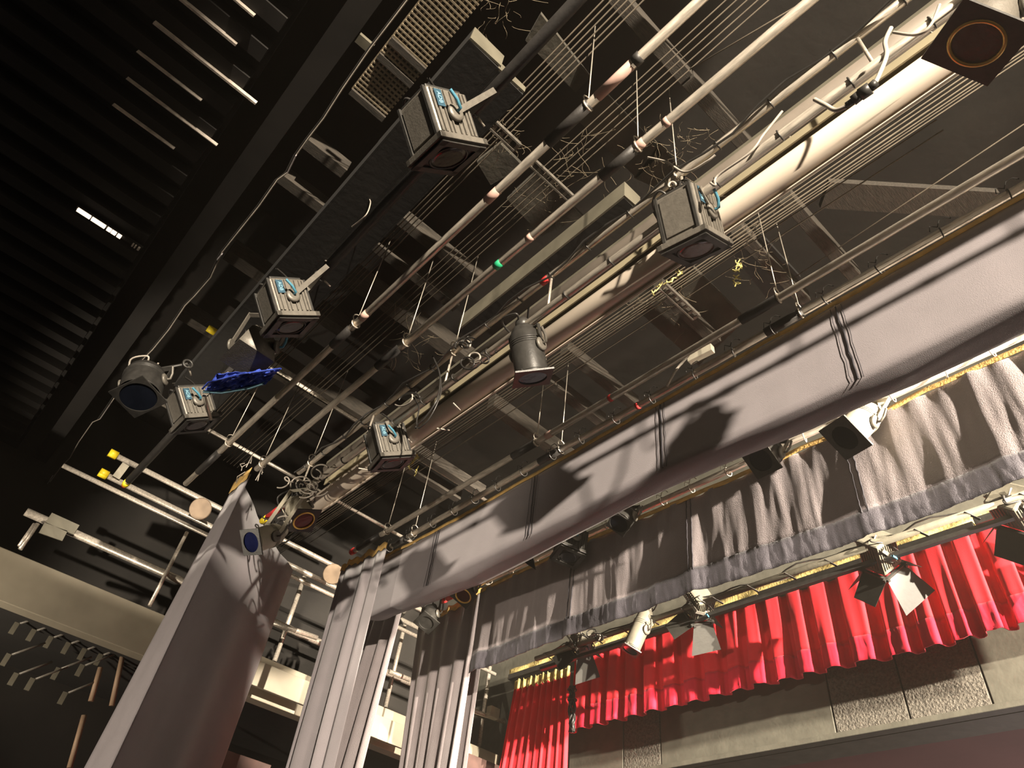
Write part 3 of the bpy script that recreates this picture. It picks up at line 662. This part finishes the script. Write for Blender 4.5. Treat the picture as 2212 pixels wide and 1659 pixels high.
box_lantern('small box lantern below centre on the twin-pipe bar, beside hanging fluff', (828, 924), (847, 1000), yC, zl, 64, L_=.275, w_=.19)

def drum(label, rear, front, y, zbar, a, body='blackmetal', gel='gel_blue', far=True, L_=.32, R=.105, frame_m='blackmetal', rot=45, group='drum lanterns', ring=None, fs=2.3, cap=True, cabl='cable'):
    t, inv = start('drum_lantern', label, rear, front, y, L_, False, a, group=group)
    MB().lathe((0, 0, -L_ / 2), (0, 0, L_ / 2), [(0, R * .35), (.03, R * .62), (.10, R * .80), (.16, R * .84), (.18, R * .93), (.30, R * .96), (.32, R), (1, R)], 36, False).build('housing', body, t, True)
    for k in (.34, .38, .42, .97): MB().ring((0, 0, -L_ / 2 + k * L_), (0, 0, 1), R, .004, 32, 6).build('band', body, t, True)
    MB().lathe((0, 0, -L_ / 2 - .05), (0, 0, -L_ / 2 + .02), [(0, R * .3), (.3, R * .45), (1, R * .5)], 24).build('rear_cap', body, t, True)
    zf = L_ / 2; q = R * fs / 2; ca, sa = math.cos(math.radians(rot)), math.sin(math.radians(rot))
    ax = (Vector((ca, sa, 0)), Vector((-sa, ca, 0)), Vector((0, 0, 1)))
    # square filter frame with a round opening
    n = 32; v = []; f = []
    for i in range(n):
        an = 2 * math.pi * i / n; c_, s2 = math.cos(an), math.sin(an); k = q / max(abs(c_), abs(s2))
        for rr, zz in ((R * .86, zf + .008), (k, zf + .008), (k, zf + .018), (R * .86, zf + .018)): v.append(ax[0] * (c_ * rr) + ax[1] * (s2 * rr) + Vector((0, 0, zz)))
    for i in range(n):
        j = (i + 1) % n
        for k in range(4): f.append((i * 4 + k, i * 4 + (k + 1) % 4, j * 4 + (k + 1) % 4, j * 4 + k))
    MB().add(v, f).build('filter_frame', frame_m, t, True)
    MB().lathe((0, 0, zf + .006), (0, 0, zf + .012), [(0, R * .85), (1, R * .85)], 32).build('colour_filter', gel, t, True)
    if ring: MB().ring((0, 0, zf + .016), (0, 0, 1), R * .84, .008, 32, 6).build('lit_rim', ring, t, True)
    for i in range(3):
        an = math.radians(rot + 45 + i * 90); MB().box((R * 1.02 * math.cos(an), R * 1.02 * math.sin(an), zf), (.02, .02, .03)).build('filter_clip', body, t, True)
    yoke(t, inv, y, zbar, R + .012, body, .028, knob='greymetal')
    tail(t, (0, .03, -L_ / 2 - .03), [(.02, .08, -L_ / 2 - .05), (-.1, .06, -L_ / 2 - .07), (-.12, -.05, -L_ / 2 - .02), (-.04, -.09, -L_ / 2 - .06), (.05, -.02, -L_ / 2 - .11)], cabl)
    return t
drum('dark drum lantern with a blue filter on a diamond frame, at centre', (1130, 705), (1150, 812), yC, zl, 40, L_=.32, R=.095)
drum('large drum lantern with a maroon filter and orange-lit rim at the top right corner', (2160, -25), (2112, 88), yC, zl, 40, 'greymetal', 'gel_maroon', L_=.30, R=.10, ring='ring', fs=2.5)
drum('pale drum lantern with a smoky diamond filter at the lower end of the twin-pipe bar', (637, 1083), (655, 1122), yC, zl, 30, 'cream', 'gel_maroon', L_=.22, R=.095, ring='ring')
drum('pale lantern facing left with a black square frame, end of the twin-pipe bar', (607, 1150), (546, 1170), yC - .05, zl, 60, 'cream', 'gel_blue', far=False, L_=.27, R=.085, rot=0, fs=2.2)
drum('dark round lantern half hidden behind the edge cable at far left', (318, 800), (300, 855), .35, HZ - .1, 30, 'blackmetal', 'glass', L_=.30, R=.13, rot=20, fs=1.9, cabl='whitecable')
GF = 'lanterns on the sateen border pipe'
drum('cream ribbed lantern with a black square filter frame above the sateen border at right', (1885, 885), (1828, 943), yF - .12, HZ, 40, 'cream', 'glass', L_=.34, R=.095, rot=25, group=GF, fs=2.5)
drum('dark lantern with a black round filter, second from the right above the sateen border', (1672, 968), (1645, 992), yF - .12, HZ, 40, 'blackmetal', 'glass', L_=.2, R=.095, rot=20, group=GF, fs=2.3)
drum('small black drum lantern tucked under the smooth border, third from the right', (1360, 1105), (1338, 1130), yF - .12, HZ, 40, 'blackmetal', 'glass', L_=.22, R=.085, group=GF, fs=1.9)
box_lantern('black box lantern facing the camera below the smooth border, centre', (1237, 1150), (1228, 1202), yF - .14, HZ, 75, 'glass', body='blackmetal', L_=.26, w_=.20, h_=.2, badge=False, group=GF)
drum('lantern with a reddish filter and bright rim near the left end of the sateen border', (1015, 1265), (1002, 1285), yF - .12, HZ, 40, 'blackmetal', 'gel_maroon', L_=.16, R=.09, group=GF, ring='ring', rot=35)
drum('dark lantern with a blank diamond filter beside the pale gathered side curtain', (935, 1315), (922, 1343), yF - .2, HZ, 40, 'blackmetal', 'blackmetal', L_=.2, R=.085, group=GF, rot=30)
drum('dark lantern with a bluish diamond filter under the left end of the smooth border', (865, 1305), (842, 1330), yF - .4, HZ, 40, 'blackmetal', 'glass', L_=.2, R=.10, group=GF, rot=15)
p = aty(1143, 1213, yF - .15)
tag(MB().plate([aty(a, b, yF - .15) for a, b in ((1125, 1208), (1150, 1200), (1157, 1231), (1140, 1220))], .004).build('filter_scrap', 'glass'), 'small crumpled dark filter corner hanging below the smooth border', 'filter')

def shutter_lantern(label, rear, front, y, zbar, a, body='silver', far=True, L_=.26, w_=.17, open_=38, dl=.13, roll=0, flaps=4):
    t, inv = start('shutter_lantern', label, rear, front, y, L_, far, a, group='shuttered lanterns before the pelmet')
    MB().box((0, 0, -.01), (w_, w_, L_ - .02)).build('housing', body, t, True, bevel=.015)
    for j in range(-4, 5): MB().box((0, j * w_ * .1, -.02), (w_ + .012, .006, L_ * .7)).build('cooling_rib', body, t, True)
    for j in range(-3, 4): MB().box((j * w_ * .12, 0, -.02), (.006, w_ + .012, L_ * .7)).build('cooling_rib', body, t, True)
    zf = L_ / 2
    MB().lathe((0, 0, zf - .02), (0, 0, zf + .004), [(0, w_ * .42), (1, w_ * .42)], 30).build('lens', 'glass', t, True)
    s_ = MB()
    for k in (-1, 1): s_.box((k * w_ * .5, 0, zf + .005), (.02, w_ + .05, .02)); s_.box((0, k * w_ * .5, zf + .005), (w_ + .05, .02, .02))
    s_.build('front_frame', 'blackmetal', t, True)
    q = w_ / 2 + .01
    for k in range(flaps):
        an = k * math.pi / 2; d = Vector((math.cos(an), math.sin(an), 0)); e = Vector((-math.sin(an), math.cos(an), 0))
        op = math.radians(open_ + (12 if k % 2 else -4)); out = d * math.sin(op) + Vector((0, 0, math.cos(op))); l_ = dl * (1.15 if k % 2 == 0 else .95)
        b0 = d * q + Vector((0, 0, zf + .012)); wd = q * .95; wo = q * (1.5 if k % 2 == 0 else .85)
        MB().plate([b0 - e * wd, b0 + e * wd, b0 + out * l_ + e * wo, b0 + out * l_ - e * wo], .002).build('shutter_flap', 'shutter', t, True)
    yoke(t, inv, y, zbar, w_ / 2 + .02, 'greymetal', .025)
    tail(t, (0, .03, -L_ / 2), [(.05, .08, -L_ / 2 - .03), (.1, 0, -L_ / 2 + .02), (.12, -.06, -.02), (.1, -.08, .05)], 'cable', .005)
    return t
M['shutter'] = mat('black_shutter_flap', (.016, .015, .012), .6, 0, .1, 40, .2)
shutter_lantern('lantern with spread black shutters at the left end of the red pelmet', (1262, 1360), (1252, 1400), yL, zL, 60, L_=.24, dl=.2, w_=.17)
shutter_lantern('lantern with spread black shutters in the middle of the red pelmet', (1518, 1285), (1506, 1330), yL, zL, 60, L_=.24, dl=.2, w_=.17)
shutter_lantern('large lantern with spread black shutters right of the pelmet centre', (1888, 1160), (1908, 1225), yL, zL, 50, L_=.27, dl=.21, w_=.19)
shutter_lantern('cream lantern cut by the right edge of the photograph with a black shutter', (2172, 1068), (2205, 1120), yL, zL, 50, L_=.27, dl=.2, w_=.2)
drum('long cream tubular lantern with a black square mouth in front of the red pelmet', (1400, 1318), (1363, 1402), yL, zL, 40, 'silver', 'glass', L_=.40, R=.075, rot=35, group=None, fs=2.1)
# flood with crumpled blue filter
t, inv = start('flood_lantern', 'dark flood lantern with a crumpled bright blue filter at left', (562, 722), (535, 775), y0_, .24, False, 20, group=None)
MB().lathe((0, 0, -.14), (0, 0, .14), [(0, .06), (.3, .12), (1, .17)], 4).build('hood', 'greymetal', t, True)
yoke(t, inv, y0_, HZ, .15, 'greymetal')
ga_ = [atz(a, b, 2.8) for a, b in ((438, 850), (572, 832), (607, 796), (468, 808))]
def bil(u, v): return (ga_[0].lerp(ga_[1], u)).lerp(ga_[3].lerp(ga_[2], u), v)
rows = [[inv @ (bil(i / 24, j / 12) + Vector((0, 0, .03 * noise.noise(Vector((i * .35, j * .5, 0))) + .012 * noise.noise(Vector((i * 1.1, j * 1.3, 4)))))) for j in range(13)] for i in range(25)]
MB().grid(rows, False).build('colour_filter', 'gel_bright', t, True, solid=.003)
MB().path([inv @ atz(a, b, 2.79) for a, b in ((440, 846), (480, 848), (540, 838), (570, 828))], .010, 6).build('filter_frame', 'letters', t, True)
MB().path([inv @ atz(a, b, 2.79) for a, b in ((437, 840), (450, 826), (520, 808), (607, 796))], .006, 6).build('filter_frame', 'gel_bright', t, True)
MB().tube(inv @ atz(441, 855, 2.79), inv @ atz(455, 905, 2.79), .012, 8).build('support_rod', 'wire', t, True)

# ================================================================ CABLE TANGLES
def squiggle(cx, cy, r_px, y, n, label, group, m='cable', rr=.006, loops=2.2, seed=0):
    rnd = random.Random(seed)
    for k in range(n):
        a0 = rnd.uniform(0, 6.28); ox, oy = rnd.uniform(-r_px, r_px), rnd.uniform(-r_px * .6, r_px * .6); R_ = r_px * rnd.uniform(.3, .7); pts = []
        N_ = 28; dr = rnd.uniform(-.8, .8); yy = y + rnd.uniform(-.06, .04)
        for i in range(N_):
            a_ = a0 + loops * 6.28 * i / N_ * rnd.choice((1, 1)); q = R_ * (1 - .4 * i / N_)
            pts.append(aty(cx + ox + q * math.cos(a_) + dr * i * 1.5, cy + oy + q * .8 * math.sin(a_) - dr * i, yy + .0015 * i))
        tag(MB().path(pts, rr, 6).build('cable_loop', m if k % 3 else 'whitecable'), label, 'cable', group)
squiggle(1000, 760, 38, yC - .06, 6, 'looped cable in the tangle left of the dark drum lantern', 'cable loops left of the drum lantern', seed=1, loops=1.3)
squiggle(690, 540, 34, y0_ + .05, 5, 'looped cable above the second box lantern', 'cable loops above the second box lantern', seed=2, loops=1.2)
squiggle(500, 730, 36, y0_, 6, 'looped cable beside the blue filter lantern', 'cable loops beside the blue filter', seed=3, loops=1.1)
squiggle(660, 1035, 34, yC - .05, 6, 'looped cable above the pale lanterns at lower left', 'cable loops at lower left', seed=4, loops=1.2, m='whitecable')
squiggle(600, 1120, 22, yC - .08, 3, 'short cable loop beside the pale left-facing lantern', 'cable loops by the left-facing lantern', seed=5, loops=1.1)
squiggle(870, 860, 26, yC - .05, 2, 'cable loop above the small box lantern', 'cable loops above the small box lantern', seed=6, loops=1)
squiggle(1470, 395, 26, yC - .05, 3, 'cable loop over the brightly lit box lantern', 'cable loops over the lit box lantern', seed=7, loops=1)
squiggle(1290, 1375, 20, yL - .05, 3, 'cable loop on the pelmet lighting bar at left', 'cable loops on the pelmet bar', seed=8, loops=1)
def pxpath(pts, y, r, m, name, label, cat='cable', rel=False):
    P = [aty(a, b, y) for a, b in pts]; out = []
    for i in range(len(P) - 1):
        p0 = P[max(0, i - 1)]; p1 = P[i]; p2 = P[i + 1]; p3 = P[min(len(P) - 1, i + 2)]
        for k in range(6):
            u = k / 6; out.append(.5 * ((2 * p1) + (p2 - p0) * u + (2 * p0 - 5 * p1 + 4 * p2 - p3) * u * u + (3 * p1 - p0 - 3 * p2 + p3) * u ** 3))
    out.append(P[-1]); return tag(MB().path(out, r, 7).build(name, m), label, cat)
pxpath([(1925, 60), (1912, 90), (1915, 120), (1900, 160), (1890, 180)], yC - .1, .009, 'whitecable', 'hanging_cable', 'thick pale cable dropping to the plug at upper right')
pxpath([(1760, 215), (1785, 228), (1805, 238), (1828, 230)], yC - .1, .009, 'whitecable', 'hanging_cable', 'short pale cable leading out of the plug to the left')
pl = thing('cable_plug', 'black in-line plug hanging below the twin-pipe bar at upper right', 'plug', aty(1860, 195, yC - .1))
for a, b, c, d, r in [(1828, 228, 1842, 218, .012), (1842, 218, 1858, 205, .02), (1858, 205, 1880, 190, .024), (1880, 190, 1892, 178, .016)]:
    MB().tube(aty(a, b, yC - .1), aty(c, d, yC - .1), r, 12).build('plug_body', 'blackmetal', pl)
pxpath([(2030, 10), (2010, 55), (1980, 75), (1930, 70)], yC - .06, .006, 'whitecable', 'hanging_cable', 'thin cable drooping off the bar near the top right lantern')
pxpath([(1690, 240), (1650, 290), (1620, 330), (1550, 380), (1545, 400), (1535, 395)], yC - .06, .006, 'whitecable', 'hanging_cable', 'pale cable lying along the twin-pipe bar right of the lit box lantern')
pxpath([(1400, 340), (1440, 350), (1480, 372), (1525, 350), (1545, 335)], yC - .06, .006, 'whitecable', 'hanging_cable', 'pale cable crossing above the lit box lantern')
pxpath([(935, 770), (950, 810), (945, 860), (920, 900), (900, 920), (898, 925)], yC - .06, .006, 'cable', 'hanging_cable', 'long drooping cable between the drum lantern and the small box lantern')
pxpath([(893, 858), (905, 880), (900, 910), (905, 925), (930, 900), (952, 850), (950, 810)], yC - .05, .005, 'cable', 'hanging_cable', 'drooping loop of cable behind the small box lantern')
pxpath([(455, 800), (440, 815), (395, 825), (335, 835), (312, 860), (325, 880), (360, 865), (378, 835)], .6, .007, 'whitecable', 'hanging_cable', 'big pale loop of cable hanging left of the shaded box lantern')
pxpath([(1500, 745), (1485, 770), (1460, 800), (1440, 835)], yD + .1, .009, 'whitecable', 'hanging_cable', 'pale cable running down to the grey border pipe below the white block')
pxpath([(760, 490), (790, 465), (800, 440), (798, 430)], .62, .004, 'whitecable', 'hanging_cable', 'thin pale lead dangling in the dark left of centre')
# white block on joist, yellow fluff
tag(MB().beam(atz(1488, 778, 4.0), atz(1540, 752, 4.0), .05, .07).build('junction_box', 'cream', bevel=.004), 'pale slotted junction box under the grid right of centre', 'box')
def fluff(pts, y, label):
    mb = MB(); rnd = random.Random(len(pts) * 7 + int(pts[0][0]))
    for a, b in pts:
        p = aty(a, b, y)
        for k in range(5):
            q = p + Vector((rnd.uniform(-.03, .03), rnd.uniform(-.02, .02), rnd.uniform(-.04, .03))); mb.path([p, (p + q) / 2 + Vector((rnd.uniform(-.01, .01), 0, rnd.uniform(-.01, .01))), q], .004, 5)
    tag(mb.build('dust_fluff', 'dust'), label, 'dust', kind='stuff')
fluff([(1593, 570), (1592, 585), (1590, 598), (1590, 612), (1600, 575)], 2.4, 'yellow strand of fluff hanging right of the lit box lantern')
fluff([(1412, 632), (1425, 620), (1440, 610), (1455, 600), (1465, 592), (1470, 588)], 2.1, 'yellow fluff stuck along the off-white tube under the lit box lantern')
fluff([(885, 1012), (892, 1000), (898, 990), (902, 985), (900, 1015), (878, 1000)], 2.1, 'yellow fluff hanging off the off-white tube beside the small box lantern')
# cobwebs
def cobweb(cx, cy, r, z, label, seed):
    rnd = random.Random(seed); mb = MB()
    for k in range(24):
        a = (cx + rnd.gauss(0, r * .5), cy + rnd.gauss(0, r * .5)); an = rnd.uniform(0, 6.28); l_ = r * rnd.uniform(.2, .9); pts = []
        for i in range(6):
            u = i / 5; pts.append(atz(a[0] + l_ * u * math.cos(an) + 4 * math.sin(u * 5 + k), a[1] + l_ * u * math.sin(an) + 9 * u * (1 - u), z + rnd.uniform(-.02, .02)))
        mb.path(pts, rnd.uniform(.0006, .0015), 4)
    tag(mb.build('cobweb', 'cob'), label, 'cobweb', kind='stuff')
for i, (a, b, r, l) in enumerate([(1080, 20, 60, 'dusty cobweb at the top edge beside the grating'), (1090, 290, 60, 'cobweb beside the slotted channel right of the big box lantern'), (1240, 340, 80, 'thick cobweb between the two long pipes at upper centre'),
                     (1180, 430, 60, 'cobweb over the boards at centre'), (1400, 340, 60, 'cobweb above the sheet-metal tray end'), (880, 740, 60, 'brown cobweb behind the second long pipe'),
                     (1440, 650, 70, 'cobweb under the off-white tube right of centre'), (1620, 560, 70, 'cobweb right of the lit box lantern'), (1480, 300, 55, 'cobweb behind the twin-pipe bar near top')]):
    cobweb(a, b, r, 4.25, l, i)

# ================================================================ SIDE GALLERY at left
GX = -7.0
z1, z2 = atx(0, 1180, GX).z, atx(0, 1297, GX).z
tag(MB().box((GX - .08, 1.9, (z1 + z2) / 2), (.16, 7.8, z1 - z2)).build('gallery_fascia', 'fascia', bevel=.006), 'wide scuffed cream fascia board of the side gallery at lower left', 'fascia')
tag(MB().box((GX - .93, 1.9, z2 + .05), (1.5, 7.8, .06)).build('gallery_floor', 'wall'), 'dark underside of the side gallery behind the cream fascia', 'gallery')
def ypipe(a, b, x, r, label, cap=None, name='gallery_pipe', y_end=None):
    p = atx(*a, x); q = atx(*b, x); z = (p.z + q.z) / 2
    t = thing(name, label, 'pipe', (x, p.y, z), 'pipes above the gallery')
    MB().tube((x, p.y, z), (x, y_end or q.y, z), r, 16).build('pipe', 'pipe', t)
    if cap: MB().tube((x, p.y - .05, z), (x, p.y + .03, z), r + .015, 14).build('end_cap', cap, t)
    return t
ypipe((245, 985), (455, 1085), GX, .028, 'upper gallery pipe with a yellow end cap', 'yellow', y_end=5.5)
ypipe((225, 1026), (440, 1128), GX, .028, 'second gallery pipe with a yellow end cap', 'yellow', y_end=5.5)
ypipe((135, 1006), (354, 1110), GX + .1, .022, 'gallery pipe starting at the frayed edge cable', y_end=5.5)
ypipe((55, 1106), (394, 1255), GX, .036, 'thick bright gallery handrail pipe above the cream fascia', y_end=5.5)
ypipe((323, 862), (560, 985), GX, .02, 'thin dim pipe with a yellow end behind the shaded lantern', 'yellow', y_end=5.5)
ypipe((458, 716), (600, 800), -5.6, .02, 'dim high pipe with a yellow end near the second box lantern', 'yellow', y_end=4.5)
for a, b, c, d, l in [(405, 1150, 322, 1308, 'upright bright rod crossing the gallery handrail'), (85, 1133, 40, 1185, 'pair of thin uprights at the far left of the gallery'), (75, 1132, 42, 1180, 'second thin upright at the far left of the gallery'), (655, 1245, 595, 1430, 'upright pole behind the tallest grey side curtain'), (872, 1340, 836, 1530, 'thin upright rod between the two narrow grey side curtains'), (1058, 1440, 1035, 1612, 'upright pole between the shaded and the red side curtains')]:
    x = GX + .05 if a < 600 else GX - .2; p = atx(a, b, x); q = atx(c, d, x)
    tag(MB().tube((x, (p.y + q.y) / 2, p.z), (x, (p.y + q.y) / 2, q.z), .018 if a < 600 else .026, 10).build('upright_rod', 'pipe'), l, 'rod', 'uprights of the gallery')
for a, b, c, d, l in [(105, 1118, 165, 1145, 'pale plate strapped on the gallery handrail at far left'), (90, 1140, 140, 1158, 'dark plate under the gallery handrail at far left')]:
    p = atx(a, b, GX + .05); q = atx(c, d, GX + .05)
    tag(MB().beam(p, q, .01, .10).build('plate', 'tray'), l, 'plate')
tag(MB().beam(atx(272, 1003, GX + .05), atx(250, 1032, GX + .05), .01, .07).build('plate', 'cream'), 'small pale plate hanging between the two yellow-capped pipes', 'plate')
for a, b, r, l in [(435, 1100, 20, 'pale round disc beside the tallest side curtain above the gallery'), (720, 1240, 19, 'pale round disc behind the yellow webbing of the middle side curtain')]:
    p = atx(a, b, GX + .3); tag(MB().lathe(p, p + Vector((.03, -.02, -.02)), [(0, .09), (.7, .11), (1, .10)], 30).build('round_disc', 'horn'), l, 'disc', 'pale round discs')
# rope-lock handles under the fascia
def handle(px, py, s_, label):
    p = atx(px, py, GX - .3); t = thing('rope_lock', label, 'rope lock', p, 'rope locks under the gallery')
    MB().box(p, (.012, .04, .10)).build('plate', 'tray', t)
    MB().tube(p + Vector((0, .02, .05)), p + Vector((0, .18 * s_, .20 * s_)), .01, 8).build('handle', 'greymetal', t)
for i, (a, b) in enumerate([(30, 1357), (67, 1372), (104, 1387), (142, 1400), (177, 1413), (212, 1425)]): handle(a, b, 1, 'rope lock with a slanting handle in the top row under the fascia')
for i, (a, b) in enumerate([(12, 1425), (28, 1467), (64, 1478), (120, 1455), (135, 1508), (172, 1448)]): handle(a, b, 1.1, 'rope lock with a slanting handle in the lower rows under the fascia')
for a, b, c, d, l in [(265, 1415, 241, 1525, 'upright wooden pole nearest the tallest side curtain under the gallery'), (217, 1442, 196, 1515, 'short wooden pole under the gallery'), (182, 1545, 150, 1659, 'wooden pole reaching the bottom edge under the gallery')]:
    p = atx(a, b, GX - .3); q = atx(c, d, GX - .3); tag(MB().tube(p, q, .022, 10).build('wooden_pole', 'wood'), l, 'pole', 'wooden poles under the gallery')
# cupboards and boards seen between the legs
for (a, b, c, d), m, l in [((560, 1412, 650, 1530), 'fascia', 'pale gallery board seen between the tallest and the middle side curtains'), ((805, 1525, 868, 1625), 'fascia', 'pale gallery board seen between the two narrow grey side curtains'), ((1000, 1610, 1075, 1700), 'tan', 'brown board low down left of the red side curtain'),
                        ((470, 1600, 560, 1700), 'tan', 'brown board at the bottom edge behind the tallest side curtain')]:
    p = atx(a, b, GX + .25); q = atx(c, d, GX + .25)
    tag(MB().box((GX + .2, (p.y + q.y) / 2, (p.z + q.z) / 2), (.04, abs(p.y - q.y) + .12, abs(p.z - q.z) * .7)).build('side_board', m, bevel=.004), l, 'board', 'boards seen between the side curtains')
for a, b, c, d, l in [(590, 1345, 685, 1378, 'short horizontal pipe crossing the pole behind the tallest side curtain'), (840, 1450, 885, 1468, 'short horizontal pipe between the two narrow grey side curtains'), (1020, 1535, 1090, 1560, 'short brown pipe left of the red side curtain')]:
    p = atx(a, b, GX + .2); q = atx(c, d, GX + .2); tag(MB().tube(p, q, .025, 12).build('cross_pipe', 'pipe'), l, 'pipe', 'short cross pipes between the side curtains')
p = atx(1065, 1540, GX + .3); tag(MB().box(p, (.08, .14, .12)).build('junction_box', 'cream', bevel=.006), 'small pale junction box on the pole left of the red side curtain', 'box')
# black cable bundle hanging at pelmet's left end
bt = thing('cable_bundle', 'black taped cable bundle hanging at the left end of the red pelmet', 'cable bundle', aty(1236, 1540, 5.2))
for k in range(6):
    MB().path([aty(1236 + 5 * math.sin(k * 2 + i * .8) + k - 3, 1482 + i * 9, 5.25 + .02 * math.cos(k + i)) for i in range(12)], .010, 7).build('cable', 'cable', bt)
for i in (1490, 1512): MB().ring(aty(1236, i, 5.25), (0, 0, 1), .045, .008, 16, 6).build('tape_band', 'blackmetal', bt)

# ================================================================ thin theatre haze
hz = bpy.data.materials.new('haze'); hz.use_nodes = True; N = hz.node_tree.nodes; N.clear()
o_ = N.new('ShaderNodeOutputMaterial'); v_ = N.new('ShaderNodeVolumeScatter'); v_.inputs['Density'].default_value = .0065; v_.inputs['Anisotropy'].default_value = .5
v_.inputs['Color'].default_value = (1, .9, .75, 1); hz.node_tree.links.new(v_.outputs[0], o_.inputs['Volume'])
tag(MB().box((-1.5, 4.125, 3.58), (15.0, 15.75, 7.24)).build('stage_haze', hz), 'faint warm theatre haze hanging in the air over the stage', 'haze', kind='stuff')
